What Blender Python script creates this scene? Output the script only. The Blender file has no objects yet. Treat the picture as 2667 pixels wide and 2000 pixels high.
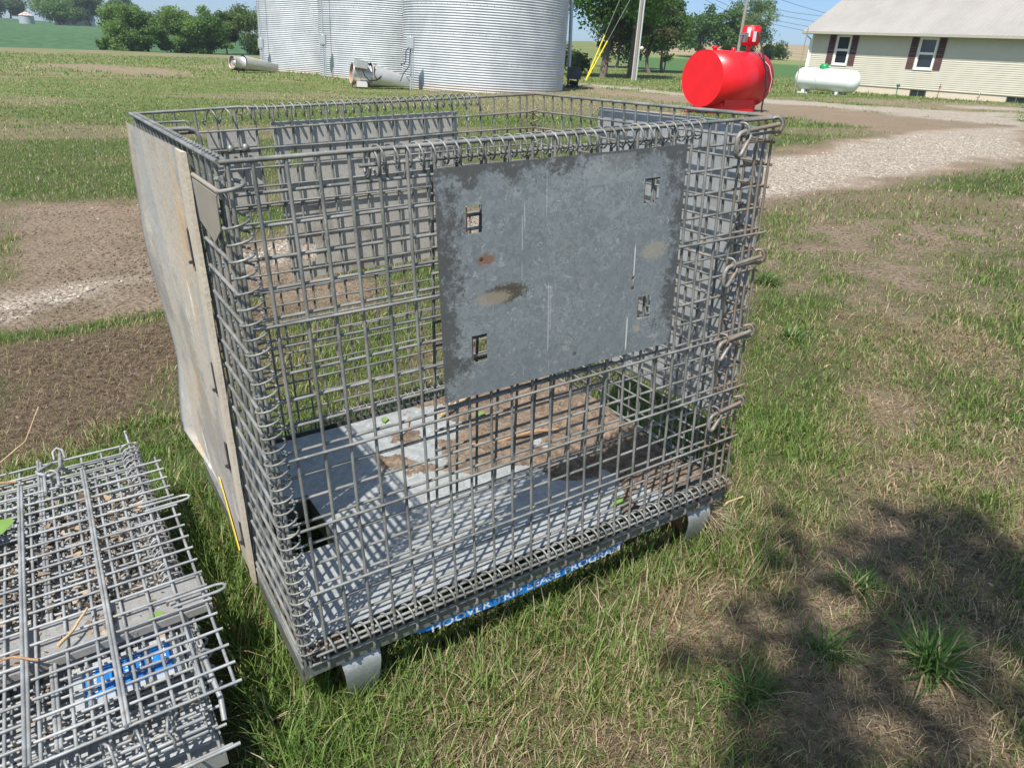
import bpy, math, random
import numpy as np
from mathutils import Vector, Matrix
random.seed(7); RNG = np.random.default_rng(7)
R = math.radians
scene = bpy.context.scene
# ------------------------------------------------------------------ camera
CAMH = 1.33
cam_d = bpy.data.cameras.new("camera"); cam = bpy.data.objects.new("camera", cam_d)
scene.collection.objects.link(cam); scene.camera = cam
cam_d.sensor_width = 36.0; cam_d.sensor_fit = 'HORIZONTAL'; cam_d.lens = 1897.05/2667*36.0
cam_d.clip_start = 0.05; cam_d.clip_end = 5000
WC = [[0.9979171758631817, 0.06450821743972712, 0.0], [0.02650802368319939, -0.41006887465722813, 0.911669261694045], [0.05881015896647496, -0.9097704149509938, -0.41092475866298755]]
m = Matrix.Identity(4)
for i in range(3):
    m[i][0] = WC[i][0]; m[i][1] = -WC[i][1]; m[i][2] = -WC[i][2]
m[2][3] = CAMH
cam.matrix_world = m
# ------------------------------------------------------------------ world, sun, exposure
SUN = Vector((-0.2019, -0.4852, 0.8508)).normalized()
w = bpy.data.worlds.new("World"); scene.world = w; w.use_nodes = True
nt = w.node_tree; nt.nodes.clear()
sky = nt.nodes.new('ShaderNodeTexSky'); sky.sky_type = 'NISHITA'; sky.sun_disc = False
sky.sun_elevation = math.asin(SUN.z); sky.sun_rotation = math.atan2(SUN.x, SUN.y)
sky.altitude = 300; sky.air_density = 1.0; sky.dust_density = 0.4; sky.ozone_density = 3.0
bg = nt.nodes.new('ShaderNodeBackground'); bg.inputs['Strength'].default_value = 0.15
wo = nt.nodes.new('ShaderNodeOutputWorld')
gm = nt.nodes.new('ShaderNodeNewGeometry'); sx = nt.nodes.new('ShaderNodeSeparateXYZ'); mr = nt.nodes.new('ShaderNodeMapRange'); mr.interpolation_type = 'SMOOTHSTEP'
tcw = nt.nodes.new('ShaderNodeTexCoord'); nt.links.new(tcw.outputs['Generated'], sx.inputs[0]); nt.links.new(sx.outputs[2], mr.inputs[0]); mr.inputs[1].default_value = 0.0; mr.inputs[2].default_value = .45
mt = nt.nodes.new('ShaderNodeMix'); mt.data_type = 'RGBA'; mt.inputs[6].default_value = (.33, .43, .60, 1); mt.inputs[7].default_value = (1.05, .95, .80, 1); nt.links.new(mr.outputs[0], mt.inputs[0])
ml = nt.nodes.new('ShaderNodeMix'); ml.data_type = 'RGBA'; ml.blend_type = 'MULTIPLY'; ml.inputs[0].default_value = 1; nt.links.new(sky.outputs[0], ml.inputs[6]); nt.links.new(mt.outputs[2], ml.inputs[7]); nt.nodes.remove(gm)
nt.links.new(ml.outputs[2], bg.inputs[0]); nt.links.new(bg.outputs[0], wo.inputs[0])
sl = bpy.data.lights.new("sun", 'SUN'); sl.energy = 4.8; sl.angle = R(0.53); sl.color = (1.0, 0.955, 0.88)
so = bpy.data.objects.new("sun", sl); scene.collection.objects.link(so)
so.rotation_mode = 'QUATERNION'; so.rotation_quaternion = SUN.to_track_quat('Z', 'Y')
scene.view_settings.view_transform = 'Standard'; scene.view_settings.look = 'None'
scene.view_settings.exposure = 0.56; scene.view_settings.gamma = 1.0
scene.render.engine = 'CYCLES'
scene.cycles.max_bounces = 8; scene.cycles.transparent_max_bounces = 12
# ------------------------------------------------------------------ helpers
COL = scene.collection
class MB:
    """collects shapes into one mesh"""
    def __init__(s): s.v = []; s.f = []; s.sm = []; s.mi = []
    def add(s, vs, fs, smooth=False, mi=0):
        b = len(s.v); s.v.extend([tuple(map(float, q)) for q in vs])
        for f in fs: s.f.append(tuple(b+i for i in f)); s.sm.append(smooth); s.mi.append(mi)
        return s
    def box(s, a, b, mi=0, M=None):
        (x0,y0,z0),(x1,y1,z1) = a, b
        vs = [(x0,y0,z0),(x1,y0,z0),(x1,y1,z0),(x0,y1,z0),(x0,y0,z1),(x1,y0,z1),(x1,y1,z1),(x0,y1,z1)]
        if M is not None: vs = [tuple(M @ Vector(q)) for q in vs]
        return s.add(vs, [(0,3,2,1),(4,5,6,7),(0,1,5,4),(1,2,6,5),(2,3,7,6),(3,0,4,7)], False, mi)
    def tube(s, pts, r, n=7, caps=True, mi=0, closed=False):
        P = np.array(pts, float); k = len(P)
        rr = np.full(k, r, float) if np.isscalar(r) else np.array(r, float)
        T = np.empty_like(P); T[1:-1] = P[2:]-P[:-2]; T[0] = P[1]-P[0]; T[-1] = P[-1]-P[-2]
        if closed: T[0] = T[-1] = P[1]-P[-2]
        T /= np.linalg.norm(T, axis=1)[:, None]+1e-12
        u = np.cross(T[0], [0,0,1.0])
        if np.linalg.norm(u) < 0.1: u = np.cross(T[0], [0,1.0,0])
        u /= np.linalg.norm(u); a = np.linspace(0, 2*np.pi, n, endpoint=False); vs = []
        for i in range(k):
            u = u-T[i]*(u@T[i]); u /= np.linalg.norm(u); w_ = np.cross(T[i], u)
            vs.append(P[i]+rr[i]*(np.cos(a)[:, None]*u+np.sin(a)[:, None]*w_))
        vs = np.concatenate(vs); fs = []
        for i in range(k-1):
            for j in range(n):
                j2 = (j+1) % n; fs.append((i*n+j, i*n+j2, (i+1)*n+j2, (i+1)*n+j))
        s.add(vs, fs, True, mi)
        if caps:
            s.add(vs[:n], [tuple(reversed(range(n)))], False, mi); s.add(vs[-n:], [tuple(range(n))], False, mi)
        return s
    def rod(s, a, b, r, n=6, jit=0.0, mi=0):
        a = np.array(a, float); b = np.array(b, float)
        if jit:
            t = [0, .27, .52, .78, 1]; pts = [a+(b-a)*q+(RNG.normal(0, jit, 3) if 0 < q < 1 else 0) for q in t]
            return s.tube(pts, r, n, mi=mi)
        return s.tube([a, b], r, n, mi=mi)
    def coil(s, a, b, R_, pitch, r=0.0021, phase=0.0, per=12, n=5, e=(1.0, 1.0), wob=0.0, stretch=None):
        a = np.array(a, float); b = np.array(b, float); L = np.linalg.norm(b-a); t = (b-a)/L
        u = np.cross(t, [0,0,1.0])
        if np.linalg.norm(u) < .1: u = np.array([1.0,0,0])
        u /= np.linalg.norm(u); w_ = np.cross(t, u); N = int(L/pitch*per); pts = []
        for i in range(N+1):
            q = i/N; an = phase+2*np.pi*i/per
            ww = 1+wob*math.sin(i*0.37)
            pts.append(a+t*L*q+R_*ww*(e[0]*math.cos(an)*u+e[1]*math.sin(an)*w_))
        return s.tube(pts, r, n)
    def lathe(s, prof, n=24, M=None, smooth=True, mi=0):
        vs = []
        for (r, z) in prof:
            for j in range(n):
                a = 2*math.pi*j/n; q = (r*math.cos(a), r*math.sin(a), z)
                vs.append(tuple(M @ Vector(q)) if M is not None else q)
        fs = []
        for i in range(len(prof)-1):
            for j in range(n):
                j2 = (j+1) % n; fs.append((i*n+j, i*n+j2, (i+1)*n+j2, (i+1)*n+j))
        return s.add(vs, fs, smooth, mi)
    def build(s, name, mat, parent=None, label=None):
        me = bpy.data.meshes.new(name); me.from_pydata(s.v, [], s.f)
        me.polygons.foreach_set('use_smooth', s.sm)
        mats = mat if isinstance(mat, (list, tuple)) else [mat]
        for q in mats: me.materials.append(q)
        if len(mats) > 1: me.polygons.foreach_set('material_index', s.mi)
        me.update(); o = bpy.data.objects.new(name, me); COL.objects.link(o)
        if parent is not None: o.parent = parent
        if label: o['label'] = label
        return o
def tag(o, label=None, cat=None, group=None, kind=None):
    if label: o['label'] = label
    if cat: o['category'] = cat
    if group: o['group'] = group
    if kind: o['kind'] = kind
    return o
def empty(name, loc=(0,0,0), M=None):
    o = bpy.data.objects.new(name, None); COL.objects.link(o); o.empty_display_size = .2
    if M is not None: o.matrix_world = M
    else: o.location = loc
    return o
def raw_mesh(name, V, F, mat, parent=None, col=None, smooth=False, uv=None):
    """V (n,3), F (m,k) arrays, optional point colours"""
    me = bpy.data.meshes.new(name); n, (mm, k) = len(V), F.shape
    me.vertices.add(n); me.vertices.foreach_set('co', np.asarray(V, np.float32).ravel())
    me.loops.add(mm*k); me.loops.foreach_set('vertex_index', F.astype(np.int32).ravel())
    me.polygons.add(mm); me.polygons.foreach_set('loop_start', np.arange(0, mm*k, k, dtype=np.int32))
    me.polygons.foreach_set('loop_total', np.full(mm, k, dtype=np.int32))
    me.polygons.foreach_set('use_smooth', np.full(mm, smooth))
    if col is not None:
        at = me.color_attributes.new('Col', 'FLOAT_COLOR', 'POINT')
        c4 = np.ones((n, 4), np.float32); c4[:, :col.shape[1]] = col; at.data.foreach_set('color', c4.ravel())
    me.materials.append(mat); me.update(calc_edges=True)
    o = bpy.data.objects.new(name, me); COL.objects.link(o)
    if parent is not None: o.parent = parent
    return o
# ------------------------------------------------------------------ material helpers
class NM:
    def __init__(s, name):
        s.m = bpy.data.materials.new(name); s.m.use_nodes = True; s.t = s.m.node_tree; s.t.nodes.clear()
        s.out = s.N('ShaderNodeOutputMaterial'); s.b = s.N('ShaderNodeBsdfPrincipled'); s.t.links.new(s.b.outputs[0], s.out.inputs[0])
        s.tc = s.N('ShaderNodeTexCoord')
    def N(s, t): return s.t.nodes.new(t)
    def L(s, a, b): s.t.links.new(a, b)
    def setin(s, sock, v):
        if hasattr(v, 'links') or hasattr(v, 'is_linked'): s.L(v, sock)
        else: sock.default_value = v
    def noise(s, scale, detail=4, rough=.55, vec=None, dist=0, out='Fac'):
        n = s.N('ShaderNodeTexNoise'); n.inputs['Scale'].default_value = scale; n.inputs['Detail'].default_value = detail
        n.inputs['Roughness'].default_value = rough; n.inputs['Distortion'].default_value = dist
        s.L(vec if vec is not None else s.tc.outputs['Object'], n.inputs['Vector']); return n.outputs[out]
    def voro(s, scale, vec=None, out='Distance', feat='F1', rnd=1.0):
        n = s.N('ShaderNodeTexVoronoi'); n.feature = feat; n.inputs['Scale'].default_value = scale; n.inputs['Randomness'].default_value = rnd
        s.L(vec if vec is not None else s.tc.outputs['Object'], n.inputs['Vector']); return n.outputs[out]
    def mapr(s, v, a, b, c=0.0, d=1.0, smooth=True):
        n = s.N('ShaderNodeMapRange'); n.interpolation_type = 'SMOOTHSTEP' if smooth else 'LINEAR'
        s.setin(n.inputs[0], v); 
        for i, q in enumerate((a, b, c, d)): n.inputs[i+1].default_value = q
        return n.outputs[0]
    def math(s, op, a, b=0.0, c=None):
        n = s.N('ShaderNodeMath'); n.operation = op; s.setin(n.inputs[0], a); s.setin(n.inputs[1], b)
        if c is not None: s.setin(n.inputs[2], c)
        return n.outputs[0]
    def mix(s, f, a, b, mode='MIX'):
        n = s.N('ShaderNodeMix'); n.data_type = 'RGBA'; n.blend_type = mode
        s.setin(n.inputs[0], f)
        for sock, v in ((n.inputs[6], a), (n.inputs[7], b)):
            if isinstance(v, tuple): sock.default_value = (v[0], v[1], v[2], 1.0)
            else: s.L(v, sock)
        return n.outputs[2]
    def sep(s, v):
        n = s.N('ShaderNodeSeparateXYZ'); s.L(v, n.inputs[0]); return n.outputs
    def scalev(s, sc, vec=None):
        n = s.N('ShaderNodeMapping'); n.inputs['Scale'].default_value = sc
        s.L(vec if vec is not None else s.tc.outputs['Object'], n.inputs['Vector']); return n.outputs[0]
    def attr(s, name='Col'):
        n = s.N('ShaderNodeAttribute'); n.attribute_name = name; return n
    def bump(s, h, strength=.3, dist=.01):
        n = s.N('ShaderNodeBump'); n.inputs['Strength'].default_value = strength; n.inputs['Distance'].default_value = dist
        s.L(h, n.inputs['Height']); s.L(n.outputs[0], s.b.inputs['Normal'])
    def fin(s, col=None, rough=.6, metal=0.0, spec=None):
        if col is not None: s.setin(s.b.inputs['Base Color'], (col[0], col[1], col[2], 1.0) if isinstance(col, tuple) else col)
        s.setin(s.b.inputs['Roughness'], rough); s.setin(s.b.inputs['Metallic'], metal)
        if spec is not None: s.b.inputs['Specular IOR Level'].default_value = spec
        return s.m
def simple(name, col, rough=.6, metal=0.0, var=.12, scale=6.0, spec=None, bump=0.0):
    q = NM(name); n = q.noise(scale, 5)
    c = q.mix(n, tuple(x*(1-var) for x in col), tuple(min(1, x*(1+var)) for x in col))
    if bump: q.bump(q.noise(scale*6, 4), bump, .004)
    return q.fin(c, rough, metal, spec)
# ------------------------------------------------------------------ terrain height and cover

CP=np.array([(-2.3,34,-.26),(-8.5,41.3,-.33),(-13.7,46.5,-.40),(3.9,18.1,.34),(5.4,19.2,.42),(16.5,48.2,.53),(24.9,39.6,.53),(13.7,36.5,.52),(7,54.5,.2),
(5.5,61.7,.12),(13,79,.71),(27.7,127,2.9),(-16,43,-.45),(2.1,41.9,-.1),(-56,83,-1.17),(-47,88,-.9),(-50,98,-1.05),(-42,102,-.9),(-155,233,1.8),(-127,227,1.5),(-147,232,1.0),
(-160,400,1),(0,400,1.5),(43,105,2.1),(66,146,4.4),(110,235,9.6),(60,260,8.5),(180,450,6),(-8,20,-.3),(-14,28,-.5),(10,20,.62),(14,26,.75),(-300,200,1),(300,100,8),(-60,-60,-2),(60,-60,3),(-30,10,-1.1),(30,14,1.3)]+
[(x,y,.0663*x+.0148*y-.022*math.exp(-((x-.1)**2+(y-1.6)**2)/6)) for x in (-5,-2,0,2,5) for y in (-3,0,2,4,7,10)])
def _u(r2): return 0.5*r2*np.log(r2+1e-9)
def tps_fit(C,lam=1.0):
    n=len(C);S=20.0
    P=C[:,:2]/S; d=((P[:,None]-P[None])**2).sum(-1)
    A=np.zeros((n+3,n+3)); A[:n,:n]=_u(d)+lam*1e-3*np.eye(n); A[:n,n]=1;A[:n,n+1:]=P;A[n,:n]=1;A[n+1:,:n]=P.T
    return P,np.linalg.solve(A,np.r_[C[:,2],0,0,0]),S
P_,W_,S_=tps_fit(CP)
def gz(x,y):
    x=np.asarray(x,float);y=np.asarray(y,float)
    r=np.hypot(x,y); k=np.where(r>430,430/np.maximum(r,1),1.0); xs=x*k/S_;ys=y*k/S_
    z=W_[-3]+W_[-2]*xs+W_[-1]*ys
    for (px,py),w in zip(P_,W_[:-3]): z=z+w*_u((xs-px)**2+(ys-py)**2)
    return z
POLY = {
'gravel1':[(-3.06,4.07),(-2.82,4.25),(-2.64,4.59),(-2.4,4.73),(-1.98,5.13),(-1.6,5.53),(-0.7,6.05),(0.5,7.12),(2.89,9.29),(3.98,10.26),(5.4,11.79),(6.77,13.15),(8.14,14.03),(9.24,14.63),(6.35,9.87),(5.32,9.09),(4.45,8.4),(3.61,7.9),(2.97,7.43),(2.29,7.05),(0.43,5.84),(-0.6,5.23),(-1.44,4.97),(-1.8,4.63),(-2.21,4.3),(-2.44,3.99),(-2.65,3.86),(-2.77,3.64)],
'gravel2':[(2.92,48.17),(5.44,43.66),(6.8,35.81),(8.31,27.61),(9.94,22.18),(11.42,20.74),(12.57,20.08),(9.32,14.75),(8.65,17.46),(8.44,21.6),(7.3,24.17),(5.96,31.27),(5.08,40.68),(2.81,46.18)],
'walk':[(12.91,23.98),(13.61,23.79),(14.1,22.6),(13.27,21.23),(12.43,21.68),(12.26,22.76)],
'dirtA':[(-4.74,6.56),(-4.6,7.01),(-3.3,6.64),(-2.36,4.63),(-2.62,4.54),(-2.8,4.21),(-3.03,4.03)],
'dirtB':[(-2.77,3.64),(-2.22,4.34),(-0.88,4.63),(-0.74,3.86),(-1.49,3.55),(-1.5,2.81),(-1.54,2.59),(-1.62,2.43),(-1.8,2.2)],
'dirtC':[(7.57,25.09),(8.35,21.38),(8.65,17.46),(9.38,14.85),(8.21,12.94),(6.46,12.53),(5.74,12.58),(5.95,14.71),(5.37,17.63),(2.48,37.04),(2.78,45.71)],
'dirtD':[(3.19,10.18),(4.74,11.59),(6.59,13.06),(6.77,13.15),(3.94,10.15),(2.85,9.13),(1.75,7.95),(0.45,6.27),(-0.2,6.12),(-0.25,7.34),(1.65,10.05)],
'dirtE':[(-27.68,43.75),(-26.35,46.99),(-20.81,44.05),(-17.64,40.71),(-16.55,37.28),(-18.72,36.14),(-23.4,39.56),(-25.56,40.35)],
'dirtE2':[(-22.61,50.56),(-21.01,54.84),(-19.21,50.09),(-19.89,45.95)],
'dirtE3':[(-14.75,21.4),(-12.99,21.36),(-11.59,20.2),(-11.89,18.56),(-12.86,18.6)],
'dirtF':[(1.94,5.82),(2.7,6.23),(3.19,5.81),(4.17,6.22),(3.32,4.8),(2.81,4.62),(2.52,4.15),(2.24,3.94),(1.99,4.37),(1.72,4.63)],
'dirtG':[(1.5,3.17),(1.88,3.31),(1.81,2.96),(1.53,2.59),(1.44,2.24),(1.24,2.0),(1.23,1.8),(1.51,1.77),(1.08,1.05),(0.53,1.03),(0.52,1.18),(0.7,1.34),(0.48,1.4),(0.47,1.53),(0.73,1.62),(0.97,1.71),(1.08,1.9),(1.13,2.11),(1.33,2.43),(1.4,2.84)],
'dirtH':[(0.55,1.48),(0.7,1.5),(0.72,1.41),(0.56,1.34),(0.48,1.37)],
'dirtI':[(12.12,30.54),(12.64,25.58),(15.17,24.34),(13.03,20.84),(11.27,21.05),(10.42,23.29),(10.28,25.83)],
'dirtJ':[(-2.06,27.63),(2.12,36.97),(5.36,26.23),(3.64,17.58),(1.04,17.43),(-1.27,17.28)],
'strip':[(-57.55,85.19),(-47.73,86.32),(-46.89,103.04),(-36.58,106.7),(-28.14,82.0),(-32.33,70.93),(-35.93,64.85),(-38.14,56.26)],
}
def vnoise(x, y, s, seed=0):
    """smooth value noise in 0..1"""
    g = np.random.default_rng(seed).random((256, 256)); x = np.asarray(x)/s; y = np.asarray(y)/s
    xi = np.floor(x).astype(int); yi = np.floor(y).astype(int); fx = x-xi; fy = y-yi
    fx = fx*fx*(3-2*fx); fy = fy*fy*(3-2*fy); G = lambda a, b: g[a % 256, b % 256]
    return (G(xi, yi)*(1-fx)+G(xi+1, yi)*fx)*(1-fy)+(G(xi, yi+1)*(1-fx)+G(xi+1, yi+1)*fx)*fy
def fbm(x, y, s, seed=0, o=4):
    t = 0; a = 1; n = 0
    for i in range(o): t = t+a*vnoise(x, y, s/2**i, seed+i*13); n += a; a *= .55
    return t/n
def sdist(x, y, poly):
    """signed distance, positive inside"""
    P = np.array(poly, float); d2 = np.full(x.shape, 1e18); ins = np.zeros(x.shape, bool)
    for i in range(len(P)):
        ax, ay = P[i]; bx, by = P[(i+1) % len(P)]; ex, ey = bx-ax, by-ay
        t = np.clip(((x-ax)*ex+(y-ay)*ey)/(ex*ex+ey*ey+1e-12), 0, 1)
        d2 = np.minimum(d2, (x-ax-t*ex)**2+(y-ay-t*ey)**2)
        if ay != by:
            c = ((ay > y) != (by > y)) & (x < (bx-ax)*(y-ay)/(by-ay)+ax); ins ^= c
    return np.where(ins, 1, -1)*np.sqrt(d2)
def sm(a, b, v): t = np.clip((v-a)/(b-a), 0, 1); return t*t*(3-2*t)
def cover(x, y):
    """returns dirt, gravel, field (0..1 each)"""
    x = np.asarray(x, float); y = np.asarray(y, float); r = np.hypot(x, y)
    n1 = fbm(x, y, .5, 3)-.5; n2 = fbm(x, y, 2.5, 9)-.5; n3 = fbm(x, y, .13, 21, 3)-.5
    soft = .06+.012*r
    grav = np.zeros(x.shape); dirt = np.zeros(x.shape)
    for k in ('gravel1', 'gravel2', 'walk'):
        d = sdist(x, y, POLY[k]); grav = np.maximum(grav, sm(-soft, soft, d+n1*soft*4+n3*soft*1.5))
    d = sdist(x, y, POLY['gravel1']); thin = sm(2.5, -1.0, x)  # thin worn gravel on the left
    grav *= 1-.65*thin*sm(.43, .6, fbm(x, y, .3, 77, 3))
    for k, amp in (('dirtA', 1), ('dirtB', 1), ('dirtC', .88), ('dirtD', .8), ('dirtE', .8), ('dirtE2', .6), ('dirtE3', .5), ('dirtF', .85), ('dirtG', .9), ('dirtH', .85), ('dirtI', .75), ('dirtJ', .5)):
        d = sdist(x, y, POLY[k]); dirt = np.maximum(dirt, amp*sm(-2.2*soft, 1.6*soft, d+n1*soft*4.5+n3*soft*2))
    d1 = sdist(x, y, POLY['gravel1']); dirt = np.maximum(dirt, .9*sm(-.45-.02*r, -.05, d1+n1*.5))
    patch = sm(.50, .68, fbm(x, y, 1.6, 40)+.10*n1)*.55*sm(14, 4, r)+sm(.50, .64, fbm(x*.35, y, 2.6, 44))*.55*sm(90, 14, r)*sm(3, 8, r)
    dirt = np.maximum(dirt, patch)
    rp = sm(1.0, 1.5, x-.0*y+.12*(y-2))*sm(6.2, 4.6, y-.25*x); dirt = np.maximum(dirt, rp*.68*sm(.38, .60, fbm(x, y, .5, 140)+.3*n3))
    rz_ = sm(.7, 1.2, x)*sm(7, 5.5, y); dirt = dirt*(1-rz_*.42*sm(.62, .40, fbm(x, y, .17, 55, 3)))
    # grass tuft strip on the left between the two bare areas
    tz = sm(.20, .03, np.abs((y-3.62)-(x+2.1)*.55))*sm(-3.6, -2.9, x)*sm(-1.3, -1.6, x)*sm(.25, .5, fbm(x, y, .22, 91)); dirt = dirt*(1-tz)
    az = np.arctan2(x, y); lf = sm(-.14, -.2, az); rr = r+(fbm(x, y, 6, 5)-.5)*5
    field = sm(102, 105, rr)*lf
    dirt = np.maximum(dirt, .62*lf*sm(76, 80, rr)*sm(103, 100, rr)*sm(.3, .6, fbm(x, y*.3, 1.2, 8)))
    fr = sm(74, 79, y+x*.1)*sm(6, 9, x-y*.04)
    return dirt, grav, field, fr
xs = np.sinh(np.linspace(-math.asinh(1500/1.6), math.asinh(1500/1.6), 660))*1.6
ys = np.sinh(np.linspace(-math.asinh(300/1.6), math.asinh(1800/1.6), 620))*1.6+2.2
GX, GY = np.meshgrid(xs, ys); gx = GX.ravel(); gy = GY.ravel(); GZ = gz(gx, gy)
cd, cg, cf, cr = cover(gx, gy)
near = sm(9, 3, np.hypot(gx, gy))
GZ = GZ+near*((fbm(gx, gy, .35, 61)-.5)*.03+(fbm(gx, gy, .09, 63, 3)-.5)*.014*cd)-.012*cg*near
ny, nx = GX.shape; idx = np.arange(nx*ny).reshape(ny, nx)
F = np.stack([idx[:-1, :-1], idx[:-1, 1:], idx[1:, 1:], idx[1:, :-1]], -1).reshape(-1, 4)
q = NM('ground_mat'); A = q.attr(); S = q.N('ShaderNodeSeparateColor'); q.L(A.outputs['Color'], S.inputs[0])
oc = q.tc.outputs['Object']
flat = q.scalev((1, 1, 0))
nb = q.noise(2.2, 6, .6, flat); nf = q.noise(38, 5, .65, flat); nff = q.noise(160, 4, .6, flat); nl = q.noise(.35, 5, .6, flat)
# bare soil with straw litter
soil = q.mix(nb, (.21, .155, .108), (.42, .325, .235)); soil = q.mix(q.mapr(nf, .35, .7), soil, (.105, .075, .054))
soil = q.mix(q.math('MULTIPLY', q.mapr(nff, .54, .68), .7), soil, (.55, .44, .30))
soil = q.mix(q.mapr(nl, .52, .62, 0, .55), soil, (.31, .20, .135))
# gravel: crushed pale limestone
v1 = q.N('ShaderNodeTexVoronoi'); v1.inputs['Scale'].default_value = 42; q.L(flat, v1.inputs['Vector'])
hs = q.N('ShaderNodeSeparateColor'); q.L(v1.outputs['Color'], hs.inputs[0])
gr = q.mix(hs.outputs[0], (.33, .275, .21), (.66, .59, .49)); gr = q.mix(q.mapr(v1.outputs['Distance'], .45, .8), gr, (.20, .165, .13))
gr = q.mix(q.mapr(nb, .42, .66, 0, .55), gr, (.36, .28, .22))
# turf seen from afar
turf = q.mix(q.mapr(q.noise(1.3, 7, .7, flat), .3, .7), (.07, .11, .03), (.165, .185, .065))
turf = q.mix(q.mapr(q.noise(9, 6, .75, q.scalev((1, .45, 0))), .42, .68), turf, (.21, .225, .085))
turf = q.mix(q.mapr(q.noise(.45, 6, .65, q.scalev((.5, 1, 0))), .5, .68, 0, .65), turf, (.24, .19, .095))
turf = q.mix(q.mapr(nf, .52, .7, 0, .6), turf, (.05, .075, .02))
# soybean field
fld = q.mix(q.mapr(q.noise(.9, 5, .7, q.scalev((1, .35, 0))), .35, .65), (.030, .080, .032), (.085, .155, .068))
fld = q.mix(q.mapr(q.noise(.012, 3, .5, flat), .45, .6, 0, .5), fld, (.07, .14, .055))
# bands of crop residue and green on the right hill
sy = q.sep(oc); bx = q.math('ADD', sy[1], q.math('MULTIPLY', sy[0], .2)); bx = q.math('ADD', bx, q.math('MULTIPLY', q.math('SUBTRACT', q.noise(.03, 3, .5, flat), .5), 22.0))
hill = q.mix(q.mapr(bx, 118, 124), (.065, .13, .04), (.17, .20, .075)); hill = q.mix(q.mapr(bx, 133, 139), hill, (.30, .235, .15))
wv = q.math('SINE', q.math('MULTIPLY', bx, .42)); hill = q.mix(q.math('MULTIPLY', q.mapr(wv, .0, .8, 0, .55), q.mapr(bx, 139, 146)), hill, (.15, .17, .075))
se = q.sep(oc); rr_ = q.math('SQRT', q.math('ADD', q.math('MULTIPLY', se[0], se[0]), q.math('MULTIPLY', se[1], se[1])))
turf = q.mix(q.mapr(rr_, 30, 6, 0, .75), turf, (.055, .058, .025))  # nearby ground tinted darker: painted thatch shade between the blades, over dark soil
dk = q.math('MULTIPLY', q.mapr(se[0], -1.0, -1.7), q.mapr(q.math('ADD', q.math('SUBTRACT', se[1], q.math('MULTIPLY', se[0], .55)), q.math('MULTIPLY', nb, .3)), 4.95, 4.65))
soil = q.mix(q.math('MULTIPLY', dk, q.mapr(q.noise(26, 5, .7, flat), .40, .62, .95, .35)), soil, (.075, .048, .034))
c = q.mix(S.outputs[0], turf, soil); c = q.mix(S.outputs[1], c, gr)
c = q.mix(S.outputs[2], c, fld); c = q.mix(A.outputs['Alpha'], c, hill)
hgt = q.math('ADD', q.math('MULTIPLY', nf, .6), q.math('MULTIPLY', q.math('SUBTRACT', 1.0, v1.outputs['Distance']), q.math('MULTIPLY', S.outputs[1], .7)))
hgt = q.math('ADD', hgt, q.math('MULTIPLY', nff, .35)); hgt = q.math('ADD', hgt, q.math('MULTIPLY', q.noise(13, 4, .6, flat), .9))
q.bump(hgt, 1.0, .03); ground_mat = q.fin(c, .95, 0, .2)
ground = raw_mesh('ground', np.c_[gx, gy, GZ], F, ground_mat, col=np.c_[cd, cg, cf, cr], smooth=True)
tag(ground, kind='structure')
# ------------------------------------------------------------------ frames of the two wire baskets
MB3 = [[0.8303263916021378, -0.5533377612122867, -0.06614684743468162], [0.5536790878497002, 0.8325997872132576, -0.014733024481142554], [0.06322618988122503, -0.02439090709695474, 0.9977011238663065]]
CB = np.array([-0.22607919029010218, -1.1722267135902154, 1.1623207350168818])
M3 = np.array(MB3); ORG = np.array([0, 0, CAMH])-M3@CB          # basket corner (bottom rod) in world
ZG = -0.165                                                      # ground level in the basket's own frame
def frame(off=(0, 0, ZG)):
    o = ORG+M3@np.array(off); return Matrix([[*M3[0], o[0]], [*M3[1], o[1]], [*M3[2], o[2]], [0, 0, 0, 1]])
def to_local(x, y):
    """world x,y -> basket frame x,y on the ground"""
    d = np.stack([x-ORG[0], y-ORG[1]], -1); z = gz(x, y)-ORG[2]
    return d[..., 0]*M3[0, 0]+d[..., 1]*M3[1, 0]+z*M3[2, 0], d[..., 0]*M3[0, 1]+d[..., 1]*M3[1, 1]+z*M3[2, 1]
# ------------------------------------------------------------------ grass, straw and stones
q = NM('grass_mat'); at = q.attr()
q.setin(q.b.inputs['Base Color'], at.outputs['Color']); q.b.inputs['Roughness'].default_value = .5; q.b.inputs['Specular IOR Level'].default_value = .35
tr = q.N('ShaderNodeBsdfTranslucent'); q.L(q.mix(1.0, at.outputs['Color'], (1.08, 1.12, .75), 'MULTIPLY'), tr.inputs[0]); mx = q.N('ShaderNodeMixShader'); mx.inputs[0].default_value = .38
q.L(q.b.outputs[0], mx.inputs[1]); q.L(tr.outputs[0], mx.inputs[2]); q.L(mx.outputs[0], q.out.inputs[0]); grass_mat = q.m
def rough_height(x, y):
    lx, ly = to_local(x, y)
    dx = np.maximum(np.maximum(-lx, lx-1.22), 0); dy = np.maximum(np.maximum(-ly, ly-.99), 0); d = np.hypot(dx, dy)
    tall = sm(.42, .05, d)*(.55+.45*sm(.3, .7, fbm(x, y, .3, 5)))
    tall = np.where((ly < 0) & (lx > .35), tall*.9, tall)
    dx2 = np.maximum(np.maximum(-1.2-lx, lx+.14), 0); dy2 = np.maximum(np.maximum(-.18-ly, ly-1.03), 0)
    tall = np.maximum(tall, .6*sm(.2, .02, np.hypot(dx2, dy2)))
    inside = (lx > -.0) & (lx < 1.22) & (ly > 0) & (ly < .99); ins2 = (lx > -1.2) & (lx < -.12) & (ly > -.2) & (ly < 1.03)
    return tall, inside, ins2
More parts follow.
